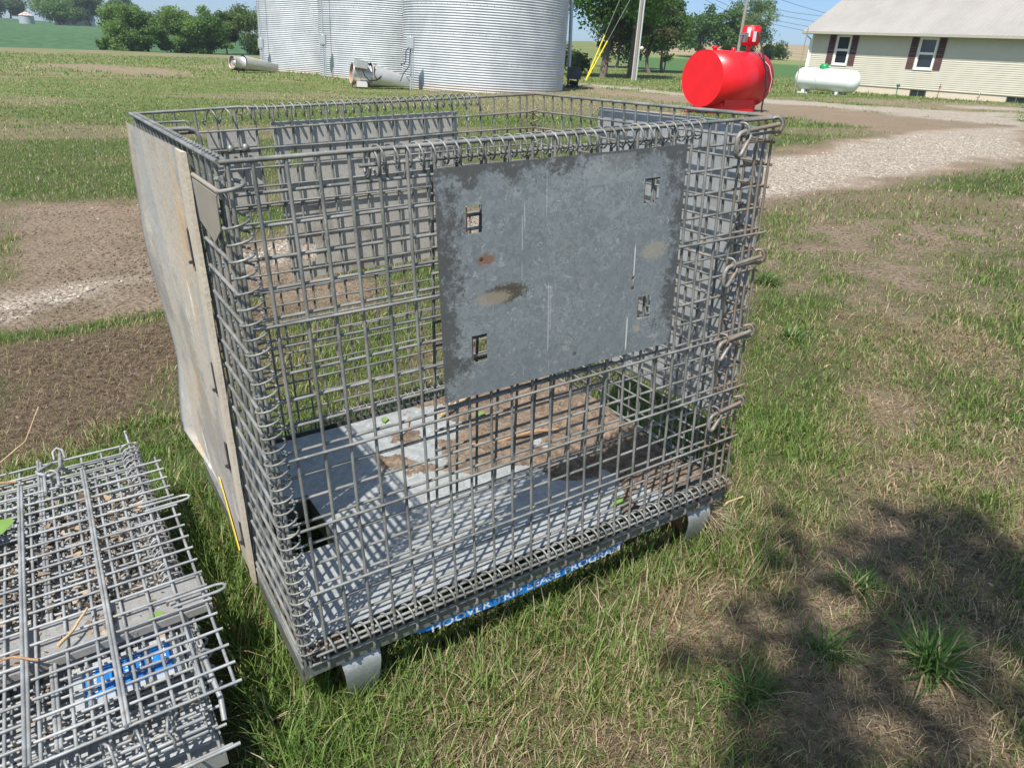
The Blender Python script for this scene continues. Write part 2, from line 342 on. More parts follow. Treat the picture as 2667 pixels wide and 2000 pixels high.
def blades(n, r0, r1, hmin, hmax, wid, seg, seed, pw=1.0, azr=52, litter=0.0):
    g = np.random.default_rng(seed); r = (r0**pw+(r1**pw-r0**pw)*g.random(n))**(1/pw); az = R(azr)*(g.random(n)*2-1)
    x = r*np.sin(az); y = r*np.cos(az)-.35
    d, gv, cf, cr = cover(x, y); tall, ins, ins2 = rough_height(x, y)
    dens = np.clip(1-1.22*d-1.3*gv-cf*.0, 0, 1)
    near_t = np.clip(dens+tall*.75*(1-gv), 0, 1); dens = np.where(tall > .05, near_t, dens)
    tuft = fbm(x, y, .12, 71, 3); dens = dens*(.35+1.1*sm(.3, .62, tuft))
    dens = np.where(ins2, dens*.25, dens)
    if litter: dens = (.22+.78*sm(.15, .6, d))*(1-gv*.6)
    k = g.random(n) < dens; x, y, d, tall, ins, ins2, tuft, r, gv = [q_[k] for q_ in (x, y, d, tall, ins, ins2, tuft, r, gv)]; n = len(x); print('blades', n)
    z = gz(x, y)
    h = (hmin+(hmax-hmin)*g.random(n)**1.4)*(.7+.6*fbm(x, y, .5, 15))
    if litter:
        h = .015+.06*g.random(n)**2.5; lean = np.full(n, 1.4)+g.random(n)*.12; z = z+.003+.008*g.random(n)
    else:
        h = h*(1+1.75*tall*(g.random(n) < .6)); h = np.where(ins, np.minimum(h, .11), h); h = np.where(ins2, np.minimum(h, .05), h)
        lean = .25+.75*g.random(n)**1.2
    th = g.random(n)*2*np.pi; wv = np.array([np.cos(th), np.sin(th)]).T
    if litter == 0: th2 = th+np.pi/2+g.normal(0, .5, n)
    else: th2 = th+np.pi/2
    dr = np.array([np.cos(th2), np.sin(th2)]).T
    W = wid*(.7+.6*g.random(n)); lv = np.linspace(0, 1, seg+1); V = []; 
    for q_ in lv:
        curl = lean*(.35+.65*q_); hx = h*q_
        cx = x+dr[:, 0]*hx*np.sin(curl); cy = y+dr[:, 1]*hx*np.sin(curl); cz = z-(0 if litter else .004)+hx*np.cos(curl)
        if q_ < 1:
            ww = W*(1-.55*q_)*.5
            V += [np.c_[cx-wv[:, 0]*ww, cy-wv[:, 1]*ww, cz], np.c_[cx+wv[:, 0]*ww, cy+wv[:, 1]*ww, cz]]
        else: V += [np.c_[cx, cy, cz]]
    nv = len(V); P = np.stack(V, 1).reshape(-1, 3); b = np.arange(n)*nv; T = []
    for i in range(seg-1): T += [np.stack([b+2*i, b+2*i+1, b+2*i+3], 1), np.stack([b+2*i, b+2*i+3, b+2*i+2], 1)]
    T += [np.stack([b+2*seg-2, b+2*seg-1, b+2*seg], 1)]; T = np.concatenate(T)
    m_ = g.random((n, 1)); a = fbm(x, y, 1.1, 33)[:, None]; dry = (g.random(n) < (.08+.55*d+.2*sm(.5, .75, fbm(x, y, .6, 35))*(1-tall)))[:, None]
    green = np.array([[.045, .120, .018]])*(1-m_)+np.array([[.24, .345, .085]])*m_
    green = green*(1-.4*a)+np.array([[.19, .245, .07]])*(.4*a)
    straw = np.array([[.30, .225, .12]])*(1-m_)+np.array([[.56, .475, .30]])*m_
    if litter: dry = (g.random(n) < .93)[:, None]; straw = straw*np.array([[1.0, .93, .90]])*(.28+.8*g.random((n, 1))**1.8)*(1+.45*sm(.3, 1.2, x))[:, None]
    c = np.where(dry, straw, green)
    return P, T, np.repeat(c, nv, 0)
def join(parts):
    V = []; T = []; Cc = []; b = 0
    for P, t, c in parts: V.append(P); T.append(t+b); Cc.append(c); b += len(P)
    return np.concatenate(V), np.concatenate(T), np.concatenate(Cc)
G1 = [blades(14000, .5, 4.5, .016, .036, .0095, 2, 6, 1.3), blades(230000, .45, 3.2, .018, .062, .0030, 3, 1, 1.35), blades(230000, 2.8, 7, .02, .06, .0046, 2, 2, 1.3, 46),
      blades(190000, 6.5, 16, .025, .065, .010, 1, 3, 1.3, 44), blades(150000, 15, 40, .03, .08, .024, 1, 4, 1.3, 44), blades(70000, 38, 80, .05, .16, .06, 1, 5, 1.3, 44)]
V, T, Cc = join(G1); tag(raw_mesh('grass', V, T, grass_mat, col=Cc), 'uneven green lawn grass with dry blades', 'grass', kind='stuff')
V, T, Cc = join([blades(190000, .5, 4.5, .02, .06, .0016, 2, 11, 1.5, litter=1), blades(90000, 4, 12, .02, .06, .0026, 1, 12, 1.5, 46, litter=1)])
tag(raw_mesh('straw_litter', V, T, grass_mat, col=Cc), 'short dry straw and clippings on bare soil', 'straw', kind='stuff')
base6 = np.array([(1, 0, 0), (0, 1, 0), (-1, 0, 0), (0, -1, 0), (0, 0, 1), (0, 0, -1.0)]); tri8 = np.array([(0, 1, 4), (1, 2, 4), (2, 3, 4), (3, 0, 4), (1, 0, 5), (2, 1, 5), (3, 2, 5), (0, 3, 5)])
def stones(n, r0, r1, seed, acc, smin, smax, pw, c0, fl=.7):
    g = np.random.default_rng(seed); r = (r0**1.3+(r1**1.3-r0**1.3)*g.random(n))**(1/1.3); az = R(48)*(g.random(n)*2-1); x = r*np.sin(az); y = r*np.cos(az)
    d_, gv_, _a, _b = cover(x, y); lx, ly = to_local(x, y); k = (g.random(n) < acc(d_, gv_)) & ~((lx > -.1) & (lx < 1.3) & (ly > -.05) & (ly < 1.05)); x, y, r = x[k], y[k], r[k]; n = len(x); z = gz(x, y)
    s_ = (smin+(smax-smin)*g.random(n)**pw)*(1+.02*r); V = base6[None]*(.6+.7*g.random((n, 6, 1)))*s_[:, None, None]*np.array([1, 1, fl])+g.normal(0, .18, (n, 6, 3))*s_[:, None, None]
    an = g.random(n)*6.28; ca, sa = np.cos(an)[:, None], np.sin(an)[:, None]; V = np.stack([V[..., 0]*ca-V[..., 1]*sa, V[..., 0]*sa+V[..., 1]*ca, V[..., 2]], -1)+np.stack([x, y, z+s_*.15], -1)[:, None, :]
    return V.reshape(-1, 3), (tri8[None]+(np.arange(n)*6)[:, None, None]).reshape(-1, 3), np.repeat(np.array([c0])*(.45+.6*g.random((n, 1))), 6, 0)
q = NM('stone_mat'); q.setin(q.b.inputs['Base Color'], q.attr().outputs['Color']); q.b.inputs['Roughness'].default_value = .9; stone_m = q.m
V, T, Cc = stones(90000, 1.5, 14, 77, lambda d, g_: sm(.25, .8, g_)+.008*sm(.3, .9, d), .004, .013, 3.0, (.52, .455, .37))
tag(raw_mesh('gravel_stones', V, T, stone_m, col=Cc), 'crushed pale limestone scattered over the drive', 'gravel', kind='stuff')
V, T, Cc = stones(110000, .7, 8, 78, lambda d, g_: .75*sm(.35, .8, d)*(1-g_), .0025, .011, 3.5, (.17, .12, .085), .55)
tag(raw_mesh('soil_clods', V, T, stone_m, col=Cc), 'small brown clods on the bare soil', 'soil', kind='stuff')
# coarse clumps of broader grass
def clump(name, x, y, n, L, spread, w_, seed, label, straw=.12):
    g = np.random.default_rng(seed); z = float(gz(x, y)); V = []; T = []; Cc = []
    for i in range(n):
        a = g.random()*2*np.pi; el = g.random()**.7*1.25*spread+.15; l = L*(.5+.6*g.random()); ox, oy = g.normal(0, .018, 2)
        d = np.array([math.cos(a), math.sin(a)]); s_ = np.array([-d[1], d[0]]); b = len(V); ww = w_*(.7+.6*g.random())
        for k, q_ in enumerate((0, .3, .65, 1.0)):
            e_ = el*(.55+.6*q_); c_ = np.array([x+ox, y+oy])+d*l*q_*math.sin(min(e_, 1.5)); zz = z-.004+l*q_*math.cos(min(e_, 1.52))*.95
            wv = ww*(1-.3*q_)*.5 if q_ < 1 else 0
            if q_ < 1: V += [(c_[0]-s_[0]*wv, c_[1]-s_[1]*wv, zz), (c_[0]+s_[0]*wv, c_[1]+s_[1]*wv, zz)]
            else: V += [(c_[0], c_[1], zz)]
        T += [(b, b+1, b+3), (b, b+3, b+2), (b+2, b+3, b+5), (b+2, b+5, b+4), (b+4, b+5, b+6)]
        m_ = g.random(); c = np.array([.05, .12, .025])*(1-m_)+np.array([.13, .23, .06])*m_
        if g.random() < straw: c = np.array([.45, .37, .22])
        Cc += [c]*7
    o = raw_mesh(name, np.array(V), np.array(T), grass_mat, col=np.array(Cc)); tag(o, label, 'grass clump', 'coarse grass clumps on the lawn'); return o
# ------------------------------------------------------------------ metals
def wire_mat(name, rust=True, base=((.145,.15,.14), (.275,.275,.26))):
    q = NM(name); oc = q.tc.outputs['Object']
    c = q.mix(q.mapr(q.noise(14, 5), .35, .65), base[0], base[1])
    c = q.mix(q.mapr(q.noise(60, 4, .7), .52, .7, 0, .75), c, (.25, .205, .15))
    c = q.mix(q.mapr(q.noise(220, 3, .6), .6, .72, 0, .6), c, (.50, .50, .48))
    if rust:
        s = q.sep(oc); n = q.noise(9, 5, .65)
        a = q.mapr(q.math('ADD', s[0], q.math('MULTIPLY', n, .28)), 1.17, 1.34)
        a = q.math('MULTIPLY', a, q.mapr(s[1], .11, .05)); a = q.math('MAXIMUM', a, q.mapr(q.math('ADD', q.math('ADD', s[0], s[1]), q.math('MULTIPLY', n, .4)), 2.22, 2.42))
        r_ = q.math('MULTIPLY', a, q.mapr(q.noise(30, 4, .7), .33, .55)); c = q.mix(q.math('MULTIPLY', r_, .75), c, (.25, .175, .12))
        c = q.mix(q.mapr(q.noise(18, 5, .75), .66, .74, 0, .9), c, (.22, .085, .04))
    q.bump(q.noise(300, 3), .25, .0006)
    return q.fin(c, q.mapr(q.noise(40, 3), .3, .7, .42, .65), .25, .4)
wire = wire_mat('galvanised_wire'); wire2 = wire_mat('galvanised_wire_pale', False, ((.21,.22,.225), (.37,.38,.385)))
def plate_mat(name, c0, c1, dirt=(.12,.11,.10), darkedge=0.0, rust=.6, metal=.5, marks=None, sc=1.0, blot=.8):
    q = NM(name); oc = q.tc.outputs['Object']
    v = q.N('ShaderNodeTexVoronoi'); v.inputs['Scale'].default_value = 120*sc; q.L(q.mix(.06, oc, q.noise(60, 3, out='Color')), v.inputs['Vector'])
    hs = q.N('ShaderNodeSeparateColor'); q.L(v.outputs['Color'], hs.inputs[0])
    c = q.mix(q.mapr(hs.outputs[0], 0, 1, .15, .85), c0, c1); c = q.mix(q.mapr(q.noise(5*sc, 5, .6), .3, .7, 0, .6), c, c0)
    c = q.mix(q.mapr(q.noise(3.2*sc, 7, .75), .56, .66, 0, blot), c, dirt)
    c = q.mix(q.mapr(q.noise(90*sc, 5, .7), .55, .66, 0, .45), c, dirt)
    c = q.mix(q.mapr(q.noise(11*sc, 6, .7), .66, .71, 0, rust), c, (.26, .15, .08))
    c = q.mix(q.mapr(hs.outputs[1], .93, .96, 0, .3), c, (.58, .60, .60))
    if marks: c = marks(q, c, oc)
    q.bump(q.noise(400, 3), .12, .0006)
    return q.fin(c, q.mapr(q.noise(20, 4), .3, .7, .35, .6), metal, .4)
def front_marks(q, c, oc):
    s = q.sep(oc); X, Z = s[0], s[2]
    ex = q.math('MINIMUM', q.math('SUBTRACT', X, .342), q.math('SUBTRACT', .937, X)); ez = q.math('SUBTRACT', .97, Z)
    e = q.math('MINIMUM', ex, q.math('MULTIPLY', ez, 1.3)); f = q.math('ADD', e, q.math('MULTIPLY', q.math('SUBTRACT', q.noise(16, 6, .75), .5), .24)); f = q.math('ADD', f, q.math('MULTIPLY', q.math('SUBTRACT', q.noise(110, 5, .8), .5), .16))
    c = q.mix(q.mapr(f, .05, .012, 0, .85), c, (.10, .095, .09))
    def line(x, z0, z1, w_, st=.8):
        a = q.mapr(q.math('ABSOLUTE', q.math('SUBTRACT', X, x)), w_, w_*.5); b = q.math('MULTIPLY', q.mapr(Z, z0-.004, z0+.01), q.mapr(Z, z1+.004, z1-.01))
        return q.math('MULTIPLY', q.math('MULTIPLY', a, b), st)
    for args in ((.8095, .69, .772, .0022, .95), (.799, .53, .611, .0024, 1), (.527, .84, .89, .0014, .45), (.522, .80, .87, .0014, .4), (.521, .72, .78, .001, .4), (.585, .575, .7275, .0016, .5), (.590, .62, .72, .0012, .4), (.588, .53, .56, .001, .3), (.524, .53, .56, .001, .3), (.578, .86, .95, .0014, .3)):
        c = q.mix(line(*args), c, (.74, .74, .70))
    def blob(x, z, rx, rz, col, st, c):
        dx = q.math('DIVIDE', q.math('SUBTRACT', X, x), rx); dz = q.math('DIVIDE', q.math('SUBTRACT', Z, z), rz)
        d = q.math('ADD', q.math('ADD', q.math('MULTIPLY', dx, dx), q.math('MULTIPLY', dz, dz)), q.math('MULTIPLY', q.math('SUBTRACT', q.noise(170, 6, .8), .5), 5.0))
        return q.mix(q.mapr(d, 1.1, .5, 0, st), c, col)
    c = blob(.483, .722, .052, .02, (.10, .085, .06), .95, c); c = blob(.455, .717, .045, .014, (.42, .36, .27), .7, c); c = blob(.863, .751, .038, .022, (.42, .38, .30), .65, c)
    c = blob(.44, .795, .022, .012, (.27, .13, .07), .8, c); c = blob(.83, .578, .008, .012, (.45, .38, .28), .8, c)
    lab = q.math('MULTIPLY', q.mapr(q.math('ABSOLUTE', q.math('SUBTRACT', X, .735)), .062, .058), q.mapr(q.math('ABSOLUTE', q.math('SUBTRACT', Z, .935)), .03, .027))
    c = q.mix(q.math('MULTIPLY', lab, .3), c, (.42, .44, .43)); return c
front_plate_m = plate_mat('front_plate_metal', (.195,.22,.23), (.345,.375,.385), (.16,.165,.165), rust=.15, metal=.3, marks=front_marks, blot=.25)
plate_m = plate_mat('galvanised_plate', (.38,.40,.41), (.50,.52,.53), (.30,.28,.24), metal=.2)
back_plate_m = plate_mat('dull_back_plate', (.40,.385,.345), (.52,.50,.455), (.30,.26,.20), metal=.1)
deck_m = plate_mat('deck_plate', (.25,.265,.265), (.42,.435,.43), (.23,.235,.23), rust=.9, metal=.12, sc=.6, blot=.7)
chan_m = plate_mat('base_channel_metal', (.16,.17,.155), (.27,.28,.26), (.13,.10,.07))
foot_m = plate_mat('foot_metal', (.27,.285,.28), (.40,.415,.41), (.28,.27,.25), metal=.4)
label_white_m = simple('label_lettering', (.58, .62, .66), .6, 0, .25, 90); rust_m = simple('rusty_steel', (.24, .11, .06), .85, .1, .4, 30, bump=.3)
blue_m = simple('blue_label', (.012, .20, .56), .5, 0, .25, 30); white_m = simple('label_white', (.74, .76, .76), .6, 0, .1, 60)
def beige_marks():
    q = NM('weathered_beige_sheet'); oc = q.tc.outputs['Object']; st = q.scalev((1, 1, .22))
    c = q.mix(q.mapr(q.noise(5, 6, .65, st), .38, .62), (.47, .415, .34), (.35, .345, .325))
    c = q.mix(q.mapr(q.noise(8, 6, .7, st, .6), .52, .66), c, (.52, .38, .24)); c = q.mix(q.mapr(q.noise(22, 6, .8, st), .58, .66, 0, .7), c, (.58, .52, .44))
    c = q.mix(q.mapr(q.noise(14, 7, .8), .64, .69, 0, .8), c, (.16, .11, .075)); s = q.sep(oc)
    c = q.mix(q.mapr(q.math('ADD', s[1], q.math('MULTIPLY', q.noise(6, 5), .3)), .98, 1.12, 0, .45), c, (.22, .25, .28))
    c = q.mix(q.mapr(q.noise(2.6, 7, .75), .50, .60, 0, .65), c, (.24, .225, .205)); c = q.mix(q.mapr(q.noise(55, 5, .8), .56, .66, 0, .6), c, (.30, .22, .15)); c = q.mix(q.mapr(q.noise(4.2, 6, .8, q.scalev((1, 1.6, .5))), .64, .67, 0, .9), c, (.62, .60, .55)); q.bump(q.noise(30, 6, .7), .5, .006); return q.fin(c, .8, .0, .3)
beige_m = beige_marks(); strip_m = simple('pale_strip', (.50, .43, .34), .75, 0, .2, 14, bump=.4); yellow_m = simple('yellow_strip', (.80, .58, .06), .5)
sign_m = simple('faded_sign', (.30, .265, .215), .6, .1, .2, 25)
# ------------------------------------------------------------------ main basket
W, D, H, P = 1.2243, .9933, 1.0063, .0508; PZ = .0511
BO = (.61, .5, ZG)
basket = empty('wire_basket', M=frame(BO)); tag(basket, 'tall upright galvanised wire mesh container with a grey sheet metal plate on its front', 'wire basket')
NB = Vector((-BO[0], -BO[1], -BO[2]))
def bpart(mb, name, mat, parent=basket, label=None):
    o = mb.build(name, mat, parent, label)
    if parent is basket: o.location = NB
    return o
rv, rh = .0034, .0031
# front panel
mb = MB(); J = .0013
for k in range(23):
    x = .0456+k*P; mb.rod((x, 0, .036), (x, 0, H), rv, 6, J); mb.rod((x-.001, -.0045, -.014), (x-.001, -.0045, .046), rv)
    mb.tube([(x-.001, -.0045, -.004), (x-.001, -.007, -.016), (x-.001, -.001, -.021)], rv, 6)
for x in (.0085, 1.189, 1.2145): mb.rod((x, 0, .0), (x, 0, H), rv, 6, J)
for k in range(1, 19):
    z = H-k*PZ; mb.rod((.012, .0066, z), (1.214 if k % 2 else 1.204, .0066, z), rh, 6, J)
    if k in (5, 10, 13, 16): mb.rod((.004, -.0068, z-.0085), (1.231, -.0068, z-.0085), rh, 6, J)
mb.tube([(-.003, -.001, H), (.4, -.001, H+.001), (.8, -.001, H), (W+.008, -.001, H)], .0040, 8)
mb.rod((1.10, -.009, H-.002), (W+.016, -.009, H-.002), .0036, 8)
mb.rod((.012, .0088, .046), (W-.006, .0088, .044), .0034, 6, J); mb.rod((.004, -.002, .036), (W, -.002, .034), .0034, 6, J); mb.rod((.02, -.0105, .029), (W+.006, -.0105, .027), .0030, 6, J)
mb.rod((.006, -.0005, .0), (W-.012, -.0005, .0), .0034, 6, J)
bpart(mb, 'front_panel', wire)
# left panel
mb = MB()
for k in range(19): y = .045+k*P; mb.rod((0, y, -.01), (0, y, H-.002), rv, 6, J)
mb.rod((0, .006, .0), (0, .006, H-.02), rv); 
for k in range(1, 20):
    z = H-k*PZ; s_ = .185+.14*(1-z/H)
    mb.rod((-.0066, .004, z), (-.0066, s_, z), rh+.0004, 7); 
    if k > 1: mb.rod((.0066, .012, z+.006), (.0066, D-.01, z+.006), rh, 6, J)
for z in (.035, .016, -.002): mb.rod((-.0066, .004, z), (-.0066, D, z), rh+.0003, 6, J)
mb.rod((-.005, .0, H+.001), (-.005, D+.01, H+.003), .0040, 8); mb.rod((.0075, .0, H+.001), (.0075, D+.01, H+.003), .0040, 8)
for k in range(38): y = .03+k*.0254; mb.rod((-.006, y-.006, H+.0035), (.009, y+.006, H+.0045), .0024, 5)
bpart(mb, 'left_panel', wire)
# back panel
mb = MB()
for k in range(23):
    x = .0456+k*P; mb.rod((x, D, -.01), (x, D, H), rv, 6, J)
for x in (.0075, 1.189, 1.2145): mb.rod((x, D, 0), (x, D, H), rv)
for k in range(1, 20):
    z = H-k*PZ; mb.rod((.006, D-.0066, z), (W-.004, D-.0066, z), rh, 6, J)
    if k in (5, 10, 13, 16): mb.rod((.006, D+.0068, z-.0085), (W, D+.0068, z-.0085), rh, 6, J)
mb.tube([(-.003, D, H+.002), (.15, D, H+.004), (.26, D, H+.006), (.33, D, H+.002), (.8, D, H+.001), (W, D, H+.002)], .0038, 8)
for z in (.04, .03, .0): mb.rod((.006, D+(.035-z)*.25, z), (W, D+(.035-z)*.25, z), .0033, 6, J)
bpart(mb, 'back_panel', wire)
# right panel
mb = MB()
for k in range(19): y = .03+k*P; mb.rod((W, y, -.004), (W, y, H-.002), rv, 6, J)
for k in range(1, 20):
    z = H-k*PZ; mb.rod((W-.0066, .02, z), (W-.0066, D-.012, z), rh, 6, J)
    mb.rod((W+.0066, .004, z-.006), (W+.0066, .09, z-.006), rh+.0004, 6)
mb.rod((W-.003, -.012, H-.001), (W-.003, D, H+.003), .0040, 8); mb.rod((W+.006, .02, H), (W+.006, D-.01, H+.002), .0036, 8)
for z in (.035, .016, -.002): mb.rod((W, .004, z), (W, D, z), rh, 6, J)
bpart(mb, 'right_panel', wire)
# drop gate hanging inside the front
mb = MB()
def gp_(x, t): return (x, .016+.062*t, .972-.745*t)       # t 0 top .. 1 bottom
for k in range(10): mb.rod(gp_(.352+k*.0502, 0), gp_(.352+k*.0502, 1), rv, 6, J)
for k in range(1, 16): a = gp_(.346, k/15); b = gp_(.816, k/15); mb.rod((a[0], a[1]-.006, a[2]), (b[0], b[1]-.006, b[2]), rh, 6, J)
mb.rod((.22, .018, .980), (1.0, .018, .980), .0034, 7, J)
for k in range(22):
    x = .235+k*.0348
    if not .35 < x < .8: mb.rod((x, .018, .981), (x, .022, .955), .003, 6)
bpart(mb, 'drop_gate', wire)
# coil springs
def coil(a, b, r_, pitch, label=None, **kw):
    return bpart(MB().coil(a, b, r_, pitch, **kw), 'coil_spring', wire, label=label)
coil((.236, .008, .9925), (.995, .008, .9925), .0200, .0232, r=.0021, phase=1.2, wob=.03)
coil((.262, D+.006, .997), (1.008, D+.006, 1.002), .0185, .0245, r=.0022, wob=.04)
coil((.009, .004, .03), (.009, .004, .925), .0200, .0262, r=.0022, phase=.5, wob=.05)
coil((.035, -.001, .036), (W-.01, -.001, .035), .0195, .0254, r=.0024, phase=.8, wob=.03)
coil((.05, D+.001, .03), (W-.02, D+.001, .03), .0185, .0254, r=.0022)
coil((W-.004, D-.004, .70), (W-.004, D-.004, .975), .017, .034, label='rusty coil spring at the far corner', r=.0024, wob=.2)
for c_ in (((.009, .004, .962), (.009, .004, .984), .019, .018, dict(r=.0035, phase=2.4, per=14, n=6)), ((.228, .012, .985), (.250, .012, .985), .023, .016, dict(r=.0026, phase=.2, per=14)), ((.16, D, .99), (.262, D, .992), .018, .038, dict(r=.0024, phase=.3, per=14))):
    bpart(MB().coil(c_[0], c_[1], c_[2], c_[3], **c_[4]), 'loose_ring', wire)
# front plate with four square holes
def holed(x0, x1, z0, z1, y, th, holes):
    xsn = sorted({x0, x1, *[h[0] for h in holes], *[h[1] for h in holes]}); zsn = sorted({z0, z1, *[h[2] for h in holes], *[h[3] for h in holes]}); mb = MB()
    def solid(i, j):
        if i < 0 or j < 0 or i >= len(xsn)-1 or j >= len(zsn)-1: return False
        cx = (xsn[i]+xsn[i+1])/2; cz = (zsn[j]+zsn[j+1])/2
        return not any(h[0] < cx < h[1] and h[2] < cz < h[3] for h in holes)
    for i in range(len(xsn)-1):
        for j in range(len(zsn)-1):
            if not solid(i, j): continue
            a, b, c, d = xsn[i], xsn[i+1], zsn[j], zsn[j+1]; y2 = y+th
            mb.add([(a, y, c), (b, y, c), (b, y, d), (a, y, d)], [(0, 1, 2, 3)]); mb.add([(a, y2, c), (b, y2, c), (b, y2, d), (a, y2, d)], [(3, 2, 1, 0)])
            if not solid(i-1, j): mb.add([(a, y, c), (a, y, d), (a, y2, d), (a, y2, c)], [(0, 1, 2, 3)])
            if not solid(i+1, j): mb.add([(b, y, c), (b, y, d), (b, y2, d), (b, y2, c)], [(3, 2, 1, 0)])
            if not solid(i, j-1): mb.add([(a, y, c), (b, y, c), (b, y2, c), (a, y2, c)], [(3, 2, 1, 0)])
            if not solid(i, j+1): mb.add([(a, y, d), (b, y, d), (b, y2, d), (a, y2, d)], [(0, 1, 2, 3)])
    return mb
holes = [(.4010, .4356, .8475, .8985), (.8245, .8665, .856, .907), (.8275, .8660, .599, .651), (.4050, .4396, .5915, .6480)]
fp = holed(.342, .937, .521, .968, -.0125, .0022, holes)
bpart(fp, 'front_plate', front_plate_m, label='blue grey galvanised plate with four square holes and white drip marks')
for h in holes: bpart(MB().box((h[0]+.001, -.010, h[2]+.003), (h[0]+.004, .011, h[3]-.003)), 'plate_tab', rust_m)
for x, z in ((.4305, .7975), (.808, .70), (.808, .677), (.655, .556)): bpart(MB().lathe([(0, -.004), (.0045, -.003), (.0045, .0), (0, .0)], 8, Matrix.Translation((x, -.0125, z)) @ Matrix.Rotation(R(90), 4, 'X')), 'rivet', rust_m)
# plates outside the rear mesh
mb = holed(.346, .935, .512, .967, D+.014, .002, [(.385, .42, .84, .89), (.385, .43, .56, .615)]); mb.box((.346, D+.0165, .955), (.935, D+.03, .967)); mb.box((.346, D+.0165, .512), (.935, D+.024, .516))
bpart(mb, 'rear_plate', back_plate_m, label='large dull plate outside the rear mesh')
mb = MB(); mb.box((.170, D+.013, .728), (.302, D+.015, .955)); mb.box((.170, D+.0155, .949), (.302, D+.026, .955))
bpart(mb, 'rear_plate', back_plate_m, label='small plate beside the large rear plate')
mb = MB()
for x in (.222, .262): mb.lathe([(.001, .014), (.008, .012), (.0115, -.008), (.0095, -.008)], 10, Matrix.Translation((x, D-.006, .905)))
bpart(mb, 'plate_clip', chan_m)
# plate outside the right mesh with folded edge
mb = MB(); mb.box((W+.014, .10, .195), (W+.016, .672, .985)); mb.box((W+.0165, .10, .975), (W+.028, .672, .985)); mb.box((W+.0165, .10, .195), (W+.03, .672, .2))
for y0, dx in ((.052, .022), (.072, .006)): mb.box((W+.016+dx, y0, .20), (W+.018+dx, y0+.022, .975))
mb.box((W+.018, .072, .20), (W+.040, .074, .975)); mb.box((W+.0165, .094, .2), (W+.040, .0965, .975))
bpart(mb, 'side_plate', plate_m, label='tall grey plate outside the right mesh')
# warped beige sheet on the left side
def warp(y, z):
    t = max(0, min(1, (y-.3)/.63)); b = -.013-.024*t*t*math.sin(math.pi*min(1, max(0, (1.0-z)/.95)))-.012*math.sin(z*9+1)*t*t
    b -= .022*t*max(0, (z-.8)/.2); cor = max(0, (y-.86)/.1)*max(0, (.35-z)/.3); return b-.035*cor
mb = MB(); ny_, nz_ = 26, 34; vs = []; fs = []
for j in range(nz_+1):
    z = .998-j/nz_*1.04
    y0 = .282+.115*(1-z); y1 = .93+.03*math.sin(z*5) if z > .13 else max(y0+.02, .52+(.13-max(z, -.05))*0+(z+.05)*.85)
    for i in range(ny_+1): y = y0+(y1-y0)*i/ny_; vs.append((warp(y, z)-.001, y, z))
n1_ = len(vs); vs += [(x+.0022, y, z) for x, y, z in vs]
for j in range(nz_):
    for i in range(ny_):
        a = j*(ny_+1)+i; fs.append((a, a+1, a+ny_+2, a+ny_+1)); fs.append((n1_+a, n1_+a+ny_+1, n1_+a+ny_+2, n1_+a+1))
for j in range(nz_):
    a = j*(ny_+1); fs.append((a, a+ny_+1, n1_+a+ny_+1, n1_+a)); a += ny_; fs.append((a, n1_+a, n1_+a+ny_+1, a+ny_+1))
mb.add(vs, fs, True); bpart(mb, 'side_sheet', beige_m, label='warped beige weathered sheet with a curled far edge')
mb = MB(); vs = []
for j in range(21):
    z = 1.0-j/20*1.03; ya = .205+.15*(1-z); yb = .276+.118*(1-z)
    for x, y in ((-.0125, ya), (-.020, ya+.004), (-.0205, yb-.003), (-.0165, yb)): vs.append((x+random.uniform(-.0006, .0006), y, z))
fs = [(j*4+i, j*4+i+1, j*4+i+5, j*4+i+4) for j in range(20) for i in range(3)]+[(j*4+3, j*4, j*4+4, j*4+7) for j in range(20)]+[(0, 3, 2, 1), (80, 81, 82, 83)]
mb.add(vs, fs, False); bpart(mb, 'edge_strip', strip_m, label='pale splintered strip along the near edge of the beige sheet')
mb = MB(); mb.add([(-.0225, .60, .15), (-.0225, .585, .15), (-.0205, .50, -.02), (-.0205, .515, -.035), (-.0205, .60, .15), (-.0205, .585, .15), (-.0185, .50, -.02), (-.0185, .515, -.035)], [(0, 1, 2, 3), (7, 6, 5, 4), (0, 4, 5, 1), (1, 5, 6, 2), (2, 6, 7, 3), (3, 7, 4, 0)]); bpart(mb, 'yellow_edge', yellow_m)
slot_m = simple('slot_dark', (.03, .03, .03), .8)
for y, z in ((.345, .81), (.375, .52), (.41, .31), (.43, .08)):
    t_ = (y-.3)/.63; xo = -.0165-.03*t_*t_
    bpart(MB().add([(xo, y-.016, z+.040), (xo, y+.004, z+.032), (xo, y+.010, z-.046), (xo, y-.010, z-.034)], [(0, 1, 2, 3)]).rod((xo-.003, y-.006, z-.030), (xo-.003, y+.010, z-.034), .004, 6), 'sheet_slot', slot_m)
mb = MB(); mb.rod((-.008, .0, .962), (-.008, .215, .962), .0040, 8); bs = [( -.012, .016, .957), (-.012, .205, .957), (-.011, .205, .885), (-.011, .10, .868), (-.012, .03, .90)]
mb.add([*bs, *[(x+.0015, y, z) for x, y, z in bs]], [(0, 1, 2, 3, 4), (9, 8, 7, 6, 5)]+[(i, 5+i, 5+(i+1) % 5, (i+1) % 5) for i in range(5)]); bpart(mb, 'sign_plate', sign_m, label='small faded bent sign plate near the front corner')
mb = MB()   # rear left latch rods
for z, x1 in ((.985, .118), (.955, .118)): mb.rod((.0, D-.012, z), (x1, D-.012, z), .0034)
mb.tube([(.118, D-.012, .985), (.126, D-.012, .981), (.128, D-.012, .97), (.126, D-.012, .959), (.118, D-.012, .955)], .0034, 7)
